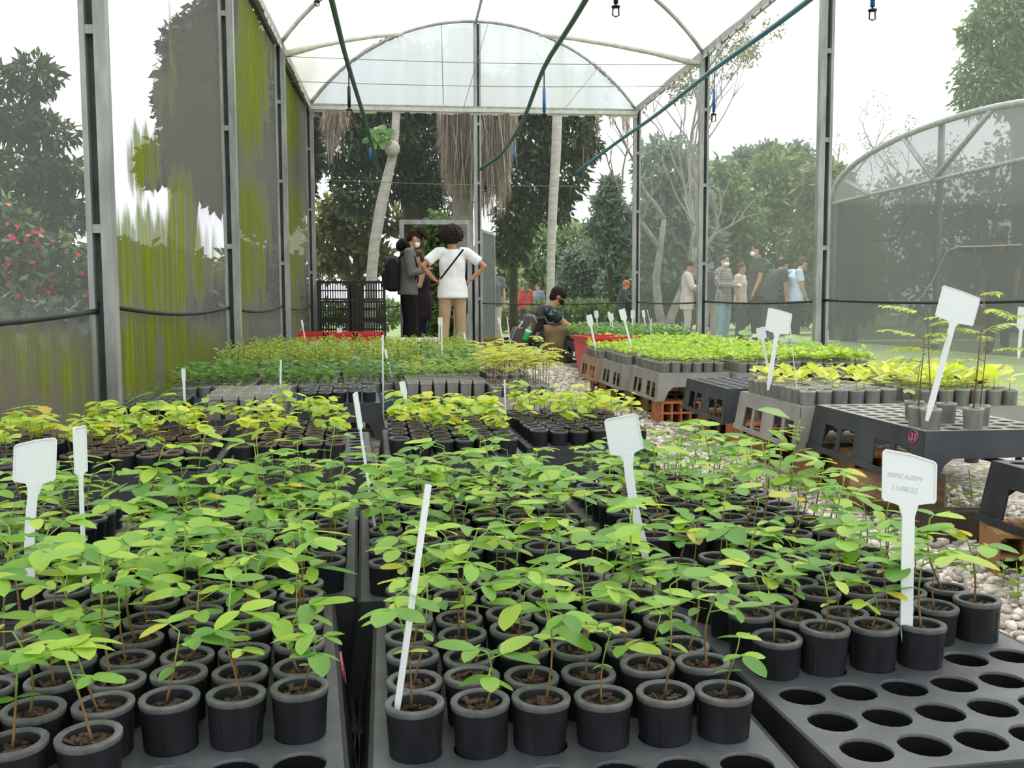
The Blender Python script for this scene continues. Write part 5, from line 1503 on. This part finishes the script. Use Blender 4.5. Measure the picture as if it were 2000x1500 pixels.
# small house roof in the distance
a, e = P(1205, 560, 40), P(1285, 560, 40)
MAT['roof_tile'] = M('roof_tile', (.42, .16, .12), .9, (.5, .22, .17), 8)
r = tag(empty('house', ((a.x + e.x) / 2, 40, -.3)), 'far house with a faded red roof behind the red-haired person', 'house')
hw2 = (e.x - a.x) / 2; zt = P(1245, 540, 40).z + .3; zw = P(1245, 568, 40).z + .3
MB().box((0, 2, zw / 2), (hw2 * 1.9, 4, zw)).build('walls', 'hem', r)
b = MB(); b.v = [(-hw2 * 1.1, -.3, zw), (hw2 * 1.1, -.3, zw), (hw2 * 1.1, 4.3, zw), (-hw2 * 1.1, 4.3, zw), (-hw2 * .6, 2, zt + .3), (hw2, 2, zt + .3)]
for f in ((0, 1, 5, 4), (2, 3, 4, 5), (1, 2, 5), (3, 0, 4), (0, 3, 2, 1)): b.face(f)
b.build('roof', 'roof_tile', r)

# trees beyond the clear net
g = 'trees beyond the clear net'
def bare(name, label, base, tips, rad, seed, leafn=0, mat='tree_olive'):
    b0 = Vector(base); r = tag(empty(name, b0), label, 'tree', g); q = random.Random(seed); m = MB(); ends = []
    def grow(p, d, L, rr, lv):
        n = 4; pts = [p]
        for i in range(n): d = (d + Vector((q.uniform(-.22, .22), q.uniform(-.22, .22), q.uniform(-.1, .18)))).normalized(); pts.append(pts[-1] + d * L / n)
        m.tube(pts, [rr * (1 - .55 * i / n) for i in range(n + 1)], 6)
        if lv > 0:
            for _ in range(q.choice([2, 3, 3])):
                k = q.randrange(2, n + 1); dd = (d + Vector((q.uniform(-.9, .9), q.uniform(-.5, .5), q.uniform(-.1, .6)))).normalized(); grow(pts[k], dd, L * q.uniform(.5, .75), rr * .5, lv - 1)
        else: ends.append(pts[-1])
    for tp in tips:
        d = Vector(tp) - b0; grow(Vector((0, 0, 0)), d.normalized(), d.length * .72, rad, 3)
    m.build('branches', 'trunk_grey', r)
    if leafn: leafcloud('leaves', [(p.x, p.y, p.z, .35, .35, .3) for p in ends], leafn, .12, .05, mat, r, seed)
    return r


bare('bare_tree', 'tall wispy half-bare tree beside the side post', gp(1345, 26), [P(1330, 150, 26), P(1400, 130, 26)], .10, 5, 4600)
bare('bare_tree', 'pale forked tree trunk beside the corner post', gp(1300, 22), [P(1285, 330, 22), P(1335, 400, 22)], .12, 8, 0)
bare('bare_tree', 'bare twisted tree above the net house corner', gp(1690, 34), [P(1660, 280, 34), P(1720, 270, 34)], .12, 9, 700)
RT = [((1300, 330, 60), (1330, 400, 70), (1280, 440, 60), (1350, 480, 60), (1290, 520, 60)), ((1400, 360, 50), (1420, 430, 70), (1390, 500, 70), (1440, 550, 60)), ((1520, 340, 55), (1480, 400, 70), (1560, 400, 60), (1510, 470, 80), (1570, 520, 60)), ((1610, 370, 55), (1640, 430, 60), (1600, 490, 70), (1660, 500, 60)), ((1460, 330, 40), (1550, 320, 40), (1500, 310, 30))]
RL = ['dense grey-green tree behind the corner post', 'rounded green tree behind the plaid-shirted man', 'broad green tree behind the tall man in grey', 'olive green tree behind the net house corner', 'dark distant treetop above the green trees']
for i, bl in enumerate(RT):
    Y = 30 + 2 * (i % 3) + (12 if i == 4 else 0)
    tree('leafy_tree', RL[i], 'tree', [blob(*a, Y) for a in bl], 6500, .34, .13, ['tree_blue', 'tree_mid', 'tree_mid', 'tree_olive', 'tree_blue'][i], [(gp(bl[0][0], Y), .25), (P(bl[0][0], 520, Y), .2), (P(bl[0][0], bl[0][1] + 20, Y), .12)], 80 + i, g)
for i, (x0, x1, Y) in enumerate(((1260, 1400, 24), (1400, 1540, 23), (1540, 1680, 24))):
    p = gp((x0 + x1) / 2, Y); r = tag(empty('shrub', p), ['dark undergrowth by the forked trunk', 'dark undergrowth behind the plaid-shirted man', 'dark undergrowth behind the pale blue shirt'][i], 'shrub', 'undergrowth beyond the clear net')
    leafcloud('foliage', [tuple(np.array(blob(x0 + (x1 - x0) * k / 4, 585, 42, Y)) - np.array([p.x, p.y, p.z, 0, 0, 0])) for k in range(5)], 4500, .24, .09, 'tree_dark', r, 90 + i, .1)
tree('mango_tree', 'big leafy tree rising over the net house, top corner', 'tree', [blob(*a) for a in ((1960, 60, 75, 24), (1930, 150, 60, 24), (1990, 160, 70, 24), (2040, 60, 80, 24), (1900, 190, 35, 24), (1990, 0, 70, 24), (1900, 60, 25, 24), (2040, 180, 60, 24))], 11000, .22, .07, 'tree_mid', [(gp(2000, 24.5), .35), (P(2000, 400, 24.5), .3), (P(1990, 180, 24.2), .22)], 95, g)
tree('leafy_tree', 'dark trees inside the shade of the net house back', 'tree', [blob(*a) for a in ((1760, 480, 80, 37), (1860, 470, 90, 37), (1960, 470, 90, 37), (1710, 540, 60, 37), (1820, 560, 80, 37), (1940, 570, 90, 37), (1850, 380, 80, 37), (1990, 330, 80, 37), (1750, 400, 60, 37))], 8000, .34, .14, 'tree_dark', [(gp(1860, 37), .3), (P(1860, 500, 37), .25)], 96, g)

# trees behind the stained wall
for i, (px, Y, lab) in enumerate(((-60, 5.0, 'low dark hedge behind the nearest stained panel, picture edge'), (60, 6.0, 'low dark hedge behind the nearest stained panel'), (170, 7.5, 'low dark hedge behind the first post'))):
    p = gp(px, Y); p.x = min(p.x, -1.9); r = tag(empty('hedge', p), lab, 'hedge', 'hedges behind the stained wall')
    leafcloud('foliage', [(dx, dy, .35, .45, .6, .45) for dx in (-.1, -.8) for dy in (-.6, .3, 1.0)], 5200, .10, .05, 'tree_dark', r, 150 + i, shell=.1)
g = 'trees behind the stained wall'
tree('airy_tree', 'layered airy tree seen through the net at the picture edge', 'tree', [blob(*a) for a in ((70, 150, 42, 15, 40), (30, 240, 60, 15, 34), (100, 260, 45, 15, 30), (60, 330, 80, 15, 34), (130, 340, 50, 15, 28), (40, 400, 90, 15, 40), (120, 420, 70, 15, 36), (0, 160, 30, 15))], 4600, .18, .065, 'tree_dark', [(gp(60, 15), .14), (P(62, 450, 15), .12), (P(66, 250, 15), .07), (P(70, 140, 15), .03)], 110, g, down=.15)
r = tag(empty('flower_bush', gp(70, 9)), 'green bush with red blossoms behind the clear part of the stained net', 'bush', g); b0 = r.location
bl = [tuple(np.array(blob(*a, 9)) - np.array([*b0, 0, 0, 0])) for a in ((30, 520, 90), (110, 540, 80), (60, 600, 90), (150, 600, 60), (0, 460, 70), (20, 680, 90), (130, 680, 80))]
leafcloud('foliage', bl, 7000, .10, .04, 'tree_dark', r, 111); leafcloud('foliage', bl, 2500, .10, .045, 'tree_mid', r, 112, -.2)
leafcloud('blossoms', [(x, y - .35, z, rx * 1.0, ry * .5, rz) for x, y, z, rx, ry, rz in bl], 190, .055, .05, 'blossom_red', r, 113, .2, .9)
tree('shade_tree', 'dense dark tree whose crown fills the stained net', 'tree', [blob(*a) for a in ((390, 110, 70, 12, 80), (420, 230, 95, 12, 100), (370, 200, 60, 12, 90), (380, 310, 75, 12, 60), (300, 320, 30, 12, 40), (440, 350, 60, 12, 60), (450, 150, 70, 12), (470, 290, 60, 12), (440, 40, 60, 12))], 30000, .12, .06, 'tree_deep', [(gp(345, 12), .2), (P(345, 600, 12), .17), (P(360, 400, 12), .16), (P(390, 280, 12), .14)], 120, g, tmat='trunk_pale', shell=.1)
tree('shade_tree', 'dark tree behind the far panels of the stained net', 'tree', [blob(*a) for a in ((540, 240, 70, 15.5, 120), (575, 330, 40, 15.5, 90), (520, 380, 70, 15.5, 80), (575, 180, 45, 15.5), (550, 120, 60, 15.5), (580, 280, 40, 15.5, 110))], 16000, .18, .08, 'tree_deep', [(gp(540, 15.5), .2), (P(540, 500, 15.5), .17), (P(545, 300, 15.5), .13)], 121, g, shell=.1)
for i, (px, py, rp, Y, lab) in enumerate(((240, 530, 55, 11, 'green shrub just past the first post, behind the stained net'), (340, 560, 80, 12, 'large shrub behind the greenest net panel'), (430, 590, 60, 13, 'shrub low behind the stained net by the second post'), (520, 540, 70, 15, 'shrub behind the far stained panels'))):
    p = gp(px, Y); r = tag(empty('shrub', p), lab, 'shrub', 'shrubs behind the stained wall')
    leafcloud('foliage', [tuple(np.array(blob(px + dx, py + dy, rp, Y)) - np.array([p.x, p.y, p.z, 0, 0, 0])) for dx, dy in ((-20, 0), (25, 20), (0, 60), (-15, 120), (20, 150))], 7000, .20, .10, 'tree_dark', r, 130 + i, shell=.1)

# ------------------------------------------------------------------ people
def fuse(o, voxel, it=6):
    m = o.modifiers.new('fuse', 'REMESH'); m.mode = 'VOXEL'; m.voxel_size = voxel; m.use_smooth_shade = True
    s = o.modifiers.new('soften', 'SMOOTH'); s.iterations = it; s.factor = .5
    return o


V3 = Vector


def hand(b, wrist, d, side, curl=.5, k=1.0):
    d = V3(d).normalized(); a, u = frame(d, V3((0, 0, 1)))
    pc = wrist + d * .045
    rot = Matrix((a, u, d)).transposed()
    b.ellip(pc, (.040 * k, .018 * k, .052 * k), 10, 7, 0, rot)
    for i, (off, L) in enumerate(((-.030, .062), (-.010, .074), (.010, .070), (.029, .056))):
        p0 = pc + a * off * k + d * .035; p1 = p0 + (d - u * curl * .4).normalized() * L * .55; p2 = p1 + (d - u * curl * 1.3).normalized() * L * .5
        b.tube([p0, p1, p2], [.0095 * k, .009 * k, .0075 * k], 6)
    p0 = pc + a * side * .036 * k - d * .012; p1 = p0 + (a * side * .75 + d * .7).normalized() * .036; p2 = p1 + (d + a * side * .2 - u * curl * .5).normalized() * .03
    b.tube([p0, p1, p2], [.0115 * k, .0105 * k, .0085 * k], 6)


def person(label, px, Y, rz, H, skin='skin_tan', hair=('short', 'hair_black'), shirt='grey_tee', sleeve='short', pants='jeans', shoes='black_cloth', mask=None, voxel=.016, pose=None, group=None, hood=None, build=1.0, z=None, x=None, hem=.82, name='person'):
    J = dict(pelvis=(0, 0, .95), waist=(0, .005, 1.08), chest=(0, .01, 1.27), neck=(0, -.012, 1.455), head=(0, .02, 1.578), face=(0, 1, -.05),
             shL=(-.185, -.012, 1.405), shR=(.185, -.012, 1.405), elL=(-.235, -.03, 1.13), elR=(.235, -.03, 1.13), wrL=(-.245, .05, .90), wrR=(.245, .05, .90),
             hdL=None, hdR=None, hpL=(-.088, 0, .91), hpR=(.088, 0, .91), knL=(-.10, .02, .50), knR=(.10, .02, .50), anL=(-.105, -.02, .085), anR=(.105, -.02, .085))
    J.update(pose or {}); J = {k: (V3(v) if v is not None else None) for k, v in J.items()}
    s = H / 1.75; p0 = P(px, 590, Y)
    r = tag(empty(name, (p0.x if x is None else x, Y, gz(Y) if z is None else z), rz), label, 'person', group)
    r.scale = (s, s, s)
    right = (J['shR'] - J['shL']).normalized(); bd = build
    sp = [J['pelvis'], J['waist'], J['chest'], J['neck'].lerp(J['chest'], .22), J['neck']]
    b = MB()
    b.loft(sp, [.15 * bd, .13 * bd, .155 * bd, .12, .055], [.10 * bd, .09 * bd, .105 * bd, .08, .052], right)
    hd = J['head']; f = J['face'].normalized(); hr = right - f * right.dot(f); hr.normalize(); hu = hr.cross(f); hrot = Matrix((hr, f, hu)).transposed()
    b.tube([J['neck'] - V3((0, 0, .05)), hd - hu * .05 - f * .015], [.062, .054], 10)
    b.ellip(hd + hu * .02 - f * .012, (.075, .094, .098), 16, 12, 0, hrot)
    b.ellip(hd - hu * .055 + f * .028, (.055, .062, .062), 12, 8, 0, hrot)
    b.ellip(hd - hu * .012 + f * .092, (.012, .02, .026), 8, 6, 0, hrot)
    for sd in (-1, 1): b.ellip(hd + hr * sd * .076 - hu * .008 - f * .01, (.011, .02, .03), 8, 6, 0, hrot)
    for sd, q_ in ((-1, 'L'), (1, 'R')):
        sh, el, wr = J['sh' + q_], J['el' + q_], J['wr' + q_]
        b.tube([sh.lerp(sp[3], .35), sh, sh.lerp(el, .5), el, el.lerp(wr, .45), wr], [.05, .052, .046, .040, .037, .026], 10)
        hand(b, wr, J['hd' + q_] or (wr - el), -sd)
        hp, kn, an = J['hp' + q_], J['kn' + q_], J['an' + q_]
        b.tube([hp + V3((0, 0, .03)), hp.lerp(kn, .35), kn, kn.lerp(an, .35), an], [.088, .08, .056, .056, .037], 10)
        b.ellip(an + V3((0, .055, -.045)), (.042, .12, .036), 10, 6)
    o = fuse(b.build('body', skin, r), voxel)
    # features
    e = MB()
    for sd in (-1, 1): e.ellip(hd + hr * sd * .031 + hu * .012 + f * .082, (.013, .008, .007), 8, 5, 0, hrot)
    e.build('eyes', 'black_cloth', r)
    e = MB()
    for sd in (-1, 1): e.tube([hd + hr * sd * .014 + hu * .036 + f * .085, hd + hr * sd * .034 + hu * .042 + f * .079, hd + hr * sd * .05 + hu * .034 + f * .066], [.004, .005, .003], 5)
    e.build('eyebrows', hair[1], r)
    if mask:
        m = MB(); m.ellip(hd - hu * .046 + f * .045, (.060, .058, .05), 12, 8, 0, hrot)
        mo = m.build('face_mask', mask, r)
        m = MB()
        for sd in (-1, 1): m.tube([hd + hr * sd * .056 - hu * .03 + f * .05, hd + hr * sd * .08 - hu * .002 - f * .005], .004, 5); m.tube([hd + hr * sd * .056 - hu * .065 + f * .05, hd + hr * sd * .08 - hu * .03 - f * .005], .004, 5)
        m.build('ear_loops', mask, mo)
    else:
        MB().ellip(hd - hu * .058 + f * .084, (.024, .007, .006), 8, 5, 0, hrot).build('mouth', 'skin_brown', r)
    # hair
    kind, hm = hair; h = MB()
    if kind == 'afro':
        q = random.Random(len(label)); R0 = 1.0
        h.ellip(hd + hu * .048 - f * .035, (.148, .15, .13), 16, 10, 0, hrot)
        for i in range(260):
            a, c = q.uniform(0, 6.28), q.uniform(-.55, 1); sq = math.sqrt(1 - c * c)
            d = hr * sq * math.cos(a) + f * sq * math.sin(a) + hu * c
            if d.dot(f) > .55 and c < .25: continue
            h.ellip(hd + hu * .048 - f * .035 + V3((d.x * .15, d.y * .152, d.z * .132)), [q.uniform(.014, .026)] * 3, 6, 4)
    elif kind == 'tuft':
        q = random.Random(4); h.ellip(hd + hu * .05 - f * .02, (.081, .102, .085), 14, 9, 0, hrot); h.ellip(hd - hu * .005 - f * .055, (.076, .055, .075), 12, 8, 0, hrot)
        for i in range(130):
            a, c = q.uniform(0, 6.28), q.uniform(.1, 1); sq = math.sqrt(1 - c * c); d = hr * sq * math.cos(a) * .85 + f * (sq * math.sin(a) + .25) + hu * c
            h.ellip(hd + hu * .085 + f * .015 + V3((d.x * .09, d.y * .09, d.z * .115)), [q.uniform(.016, .028)] * 3, 6, 4)
    elif kind == 'short':
        h.ellip(hd + hu * .042 - f * .026, (.083, .097, .088), 14, 9, 0, hrot); h.ellip(hd - hu * .01 - f * .055, (.075, .055, .075), 12, 8, 0, hrot)
    elif kind == 'fringe':
        h.ellip(hd + hu * .042 - f * .016, (.088, .105, .09), 14, 9, 0, hrot); h.ellip(hd - hu * .01 - f * .055, (.08, .06, .085), 12, 8, 0, hrot); h.ellip(hd + hu * .055 + f * .065, (.07, .035, .03), 10, 6, 0, hrot)
    elif kind == 'long':
        h.ellip(hd + hu * .042 - f * .022, (.088, .102, .09), 14, 9, 0, hrot)
        h.loft([hd - f * .05, hd - hu * .13 - f * .07, hd - hu * .27 - f * .075, hd - hu * .34 - f * .07], [.085, .095, .085, .05], [.06, .055, .045, .03], right)
    elif kind == 'cap':
        h.ellip(hd + hu * .045 - f * .015, (.085, .10, .085), 14, 9, 0, hrot); h.ellip(hd + hu * .04 + f * .095, (.065, .06, .012), 10, 6, 0, hrot)
    ho = h.build('hair' if kind != 'cap' else 'cap', hm, r); fuse(ho, .009, 1)
    # shirt
    c = MB(); g0 = .018; lo = J['pelvis'] + (J['pelvis'] - J['waist']).normalized() * (.95 - hem) if hem else J['pelvis']
    c.loft([lo, J['pelvis'], J['waist'], J['chest'], J['neck'].lerp(J['chest'], .2), J['neck'].lerp(J['chest'], .02)],
           [(.192 + g0) * bd, (.18 + g0) * bd, (.15 + g0) * bd, (.165 + g0) * bd, .13, .068], [(.122 + g0) * bd, (.116 + g0) * bd, (.10 + g0) * bd, (.113 + g0) * bd, .09, .062], right)
    for sd, q_ in ((-1, 'L'), (1, 'R')):
        sh, el, wr = J['sh' + q_], J['el' + q_], J['wr' + q_]
        if sleeve == 'short': c.tube([sh.lerp(sp[3], .5), sh, sh.lerp(el, .45), sh.lerp(el, .72)], [.07, .072, .072, .072], 10)
        elif sleeve == 'long': c.tube([sh.lerp(sp[3], .5), sh, sh.lerp(el, .5), el, el.lerp(wr, .5), el.lerp(wr, .93)], [.07, .072, .066, .062, .055, .046], 10)
    so = fuse(c.build('shirt' if sleeve != 'long' else 'sweater', shirt, r), max(voxel, .014), 5)
    if hood:
        hh = MB(); nb = J['neck'] - f * .04
        for i in range(9):
            a = math.pi * (.0 + i / 8); pnt = nb + right * .1 * math.cos(a) - f * .07 * math.sin(a) + V3((0, 0, .02 + .03 * math.sin(a)))
            hh.ellip(pnt, (.045, .045, .045), 8, 6)
        hh.ellip(nb - f * .10 - V3((0, 0, .03)), (.09, .06, .08), 10, 7)
        fuse(hh.build('hood', hood, so), .014, 4)
    # trousers and shoes
    t = MB(); t.loft([J['pelvis'] + (J['waist'] - J['pelvis']) * .4, J['pelvis'], (J['hpL'] + J['hpR']) / 2 - V3((0, 0, .06))], [.15 * bd, .162 * bd, .155 * bd], [.105 * bd, .112 * bd, .10], right)
    for q_ in 'LR':
        hp, kn, an = J['hp' + q_], J['kn' + q_], J['an' + q_]
        t.tube([hp + V3((0, 0, .0)), hp.lerp(kn, .4), kn, kn.lerp(an, .5), an + (kn - an) * .04], [.09 * bd, .092 * bd, .076, .069, .064], 12)
    fuse(t.build('trousers', pants, r), max(voxel, .014), 5)
    for q_ in 'LR':
        an = J['an' + q_]; k_ = MB(); k_.ellip(an + V3((0, .055, -.04)), (.05, .135, .045), 12, 8); k_.ellip(an + V3((0, -.01, -.0)), (.048, .055, .06), 10, 7)
        fuse(k_.build('shoe', shoes, r), .015, 3)
    return r


def rounded(name, mat, parent, c, d, bev, rot=None):
    o = MB().box((0, 0, 0), d).build(name, mat, parent, c)
    if rot is not None: o.rotation_euler = rot
    m = o.modifiers.new('round', 'BEVEL'); m.width = bev; m.segments = 4
    for p in o.data.polygons: p.use_smooth = True
    return o


PI = math.pi
# the two men in the doorway
person('man in white tee and khaki trousers seen from behind, hands on hips', 884, 12.35, .1, 1.68, 'skin_tan', ('afro', 'hair_black'), 'white_tee', 'short', 'khaki', 'khaki', None, .011,
       dict(elL=(-.40, -.06, 1.22), elR=(.42, -.06, 1.22), wrL=(-.235, -.02, 1.04), wrR=(.235, -.02, 1.04), hdL=(.8, .2, -.45), hdR=(-.8, .2, -.45), face=(.45, 1, -.12), hpL=(-.09, 0, .91), knL=(-.11, .02, .5), anL=(-.13, -.02, .085), knR=(.11, .04, .5), anR=(.12, .02, .085)), z=G0, hem=.80)
pw = P(884, 590, 12.2)
cu = MB(); a, e = P(905, 487, 12.18), P(860, 545, 12.16)
cu.bar(a, a.lerp(e, .5) + V3((0, -.035, 0)), .022, .006, 0, V3((0, -1, .3))); cu.bar(a.lerp(e, .5) + V3((0, -.035, 0)), e, .022, .006, 0, V3((0, -1, .3)))
tag(cu.build('bag_strap', 'black_cloth'), 'narrow black bag strap slung across the white tee', 'strap')
hm = person('man in grey hoodie and black trousers looking down at his hands', 797, 12.8, -PI / 2 + .15, 1.70, 'skin_tan', ('tuft', 'hair_black'), 'hoodie', 'long', 'black_cloth', 'black_cloth', 'mask_white', .011,
            dict(neck=(0, .02, 1.45), head=(0, .10, 1.585), face=(0, 1, -.62), elL=(-.22, -.0, 1.13), elR=(.23, .0, 1.12), wrL=(-.09, .22, 1.19), wrR=(.10, .22, 1.18), hdL=(.5, .7, .15), hdR=(-.5, .7, .15)), z=G0, hood='black_cloth', hem=.84)
ph = P(829, 528, 12.75)
tag(rounded('phone', 'dark_plastic', None, ph, (.012, .07, .13), .005, (0, .9, 0)), 'small dark phone in the hands of the hooded man', 'phone')
bp = P(767, 535, 12.8); r = tag(empty('backpack', bp), 'black backpack worn by the man in the grey hoodie', 'backpack')
rounded('main_bag', 'pack_black', r, (0, 0, 0), (.20, .30, .46), .07); rounded('front_pocket', 'pack_black', r, (-.09, 0, -.08), (.10, .25, .25), .045); rounded('top_flap', 'charcoal', r, (-.01, 0, .16), (.2, .29, .12), .04)
for sy in (-.11, .11): MB().tube([(.08, sy, .2), (.16, sy, .27), (.28, sy, .22), (.33, sy, .05), (.27, sy, -.12), (.12, sy, -.18)], .016, 6).build('strap', 'pack_black', r)
person('woman in dark purple top with brown hair, standing past the doorway', 826, 13.75, PI / 2, 1.50, 'skin_light', ('long', 'hair_brown'), 'purple', 'none', 'navy', 'black_cloth', 'mask_white', .014,
       dict(face=(0, 1, -.5), head=(0, .07, 1.60), elL=(-.22, .05, 1.13), elR=(.22, .05, 1.13), wrL=(-.08, .25, 1.2), wrR=(.08, .25, 1.2)), hem=.62, z=0)
person('person in navy clothes half hidden behind the white tee', 913, 13.9, PI, 1.58, 'skin_light', ('short', 'hair_brown'), 'navy', 'long', 'navy', 'black_cloth', None, .016, z=0)

# crouching man with his backpack and bottle
cx0 = P(1052, 590, 12.0).x
person('crouching man in leaf-print shirt reaching into the red crate', 1052, 12.0, -PI / 2 + .05, 1.72, 'skin_tan', ('fringe', 'hair_black'), 'leaf_print', 'short', 'charcoal', 'black_cloth', 'black_cloth', .011,
       dict(pelvis=(0, -.10, .27), waist=(0, -.05, .39), chest=(0, .03, .54), neck=(0, .13, .68), head=(0, .255, .80), face=(0, 1, -.48), shL=(-.19, .09, .63), shR=(.19, .09, .63), elL=(-.22, .30, .48), elR=(.22, .30, .46), wrL=(-.12, .50, .36), wrR=(.14, .50, .33), hdL=(.1, .8, -.4), hdR=(-.1, .8, -.4),
            hpL=(-.10, -.08, .26), hpR=(.10, -.08, .26), knL=(-.17, .30, .45), knR=(.17, .30, .42), anL=(-.16, .12, .085), anR=(.16, .10, .085)), z=G0, hem=.88)
bc = P(1026, 648, 11.9); r = tag(empty('backpack', bc), 'grey backpack with pale piping on the crouching man', 'backpack'); r.rotation_euler = (0, .38, 0)
mb_ = rounded('main_bag', 'pack_grey', r, (0, 0, 0), (.18, .31, .46), .07); fp = rounded('front_pocket', 'pack_grey', r, (-.09, 0, -.09), (.11, .27, .24), .045)
for sy in (-.165, .165):
    MB().tube([(-.08, sy * .93, .18), (-.0, sy, .22), (.07, sy, .15)], .006, 5).build('piping', 'trunk_pale', r)
    MB().tube([(-.14, sy * .86, -.18), (-.14, sy * .86, .0), (-.06, sy * .9, .03)], .006, 5).build('piping', 'trunk_pale', r)
MB().tube([(.02, -.04, .22), (.02, -.03, .27), (.02, .03, .27), (.02, .04, .22)], .012, 6).build('grab_handle', 'pack_grey', r)
for sy in (-.11, .11): MB().tube([(.06, sy, .2), (.14, sy, .25), (.24, sy, .17), (.26, sy, -.02), (.12, sy, -.17)], .018, 6).build('strap', 'pack_grey', r)
for (zz, yy) in ((.06, -.1), (.02, -.05)): MB().ellip((-.10, yy - .05, zz + .02), (.012, .028, .03), 8, 6).build('badge', 'white_plastic', r)
MAT['bottle_green'] = M('bottle_green', (.01, .28, .06), .15, (.03, .40, .10), 8, .6)
bt = P(1031, 650, 11.68); r = tag(empty('bottle', bt), 'green drink bottle with red cap in the backpack pocket', 'bottle'); r.rotation_euler = (0, .38, 0)
MB().lathe([(.001, -.10), (.038, -.098), (.04, -.09), (.04, .02), (.036, .05), (.016, .085), (.014, .095)], 14).build('bottle_body', 'bottle_green', r)
MB().lathe([(.039, .0), (.041, .0), (.041, .035), (.039, .035)], 14).build('paper_band', 'white_plastic', r)
MB().lathe([(.018, .09), (.018, .12), (.001, .122)], 12).build('cap', 'red_plastic', r)

# people outside
g = 'people outside the plant house'
person('grey-capped man in grey shirt behind the open door leaf', 963, 18.5, PI, 1.55, 'skin_light', ('cap', 'hair_grey'), 'grey_tee', 'short', 'light_trousers', 'charcoal', None, .02, group=g)
person('long-haired person in red top behind the backpack', 1026, 25, .5, 1.45, 'skin_light', ('long', 'hair_olive'), 'red_top', 'long', 'charcoal', 'charcoal', None, .02, group=g)
person('short-haired man in blue-grey shirt beyond the palm trunk', 1051, 25.5, 2.2, 1.42, 'skin_light', ('short', 'hair_brown'), 'blue_grey', 'short', 'charcoal', 'charcoal', None, .02, group=g, build=1.1)
person('red-haired person in black stooping outside the end wall', 1212, 22, -PI / 2 - .3, 1.42, 'skin_light', ('fringe', 'hair_red'), 'charcoal', 'long', 'black_cloth', 'black_cloth', None, .02, dict(neck=(0, .10, 1.40), head=(0, .17, 1.52), face=(0, 1, -.45), chest=(0, .06, 1.24), shL=(-.185, .08, 1.36), shR=(.185, .08, 1.36), elL=(-.2, .16, 1.10), elR=(.22, .16, 1.10), wrL=(-.1, .36, .98), wrR=(.1, .38, .98)), group=g, hem=.8)
person('person in pinkish top beside the side post, arms folded', 1342, 17.6, -PI / 2 - .3, 1.60, 'skin_tan', ('fringe', 'hair_black'), 'pink_top', 'long', 'light_trousers', 'charcoal', None, .018, dict(elL=(-.22, .1, 1.15), elR=(.24, .1, 1.15), wrL=(.1, .2, 1.15), wrR=(-.1, .22, 1.12)), group=g, hem=.7)
person('person with blue face mask behind the plaid-shirted man', 1385, 18.4, PI + .2, 1.66, 'skin_tan', ('short', 'hair_black'), 'charcoal', 'long', 'light_trousers', 'charcoal', 'mask_blue', .018, group=g)
person('man in plaid shirt and jeans with white mask, gesturing', 1413, 17.7, -PI + .75, 1.70, 'skin_light', ('short', 'hair_brown'), 'plaid', 'long', 'jeans', 'charcoal', 'mask_white', .015, dict(face=(.35, 1, -.05), elL=(-.25, .02, 1.14), elR=(.25, .0, 1.14), wrL=(-.05, .27, 1.14), wrR=(.1, .28, 1.12)), group=g, hem=.76)
person('person in pale blouse partly hidden behind the tall man', 1446, 18.6, -PI + .9, 1.60, 'skin_tan', ('short', 'hair_brown'), 'pink_top', 'short', 'charcoal', 'charcoal', None, .018, group=g)
person('tall man in dark grey tee and dark trousers, white mask', 1478, 16.5, PI / 2 - .15, 1.84, 'skin_tan', ('short', 'hair_black'), 'charcoal', 'short', 'black_cloth', 'charcoal', 'mask_white', .015, dict(face=(.1, 1, -.08), elL=(-.25, 0, 1.13), wrL=(-.25, .1, .9)), group=g)
person('man in slate tee bending behind the tall man', 1503, 17.4, -PI / 2 + .3, 1.70, 'skin_tan', ('short', 'hair_black'), 'charcoal', 'short', 'charcoal', 'charcoal', None, .018, dict(chest=(0, .10, 1.25), neck=(0, .22, 1.40), head=(0, .33, 1.50), face=(0, 1, -.6), shL=(-.185, .18, 1.37), shR=(.185, .18, 1.37), elL=(-.22, .2, 1.1), elR=(.22, .2, 1.1), wrL=(-.2, .22, .86), wrR=(.2, .22, .86)), group=g)
person('stout man in pale blue shirt looking down', 1552, 17.4, -PI / 2 + .1, 1.66, 'skin_light', ('short', 'hair_brown'), 'sky_shirt', 'short', 'black_cloth', 'white_tee', None, .015, dict(neck=(0, .08, 1.43), head=(0, .17, 1.56), face=(0, 1, -.55), elR=(.25, .02, 1.12), wrR=(.22, .12, .9), elL=(-.25, .02, 1.12), wrL=(-.22, .12, .9)), group=g, build=1.18)
person('person in maroon top and light jeans inside the net house edge', 1662, 18.2, .2, 1.62, 'skin_tan', ('long', 'hair_black'), 'maroon', 'short', 'jeans_pale', 'charcoal', None, .018, group=g, hem=.86)
person('dim long-haired person in dark clothes behind the shade net', 1962, 13.4, PI / 2 + .6, 1.76, 'skin_tan', ('long', 'hair_black'), 'charcoal', 'short', 'black_cloth', 'charcoal', None, .018, x=8.6, group=g)
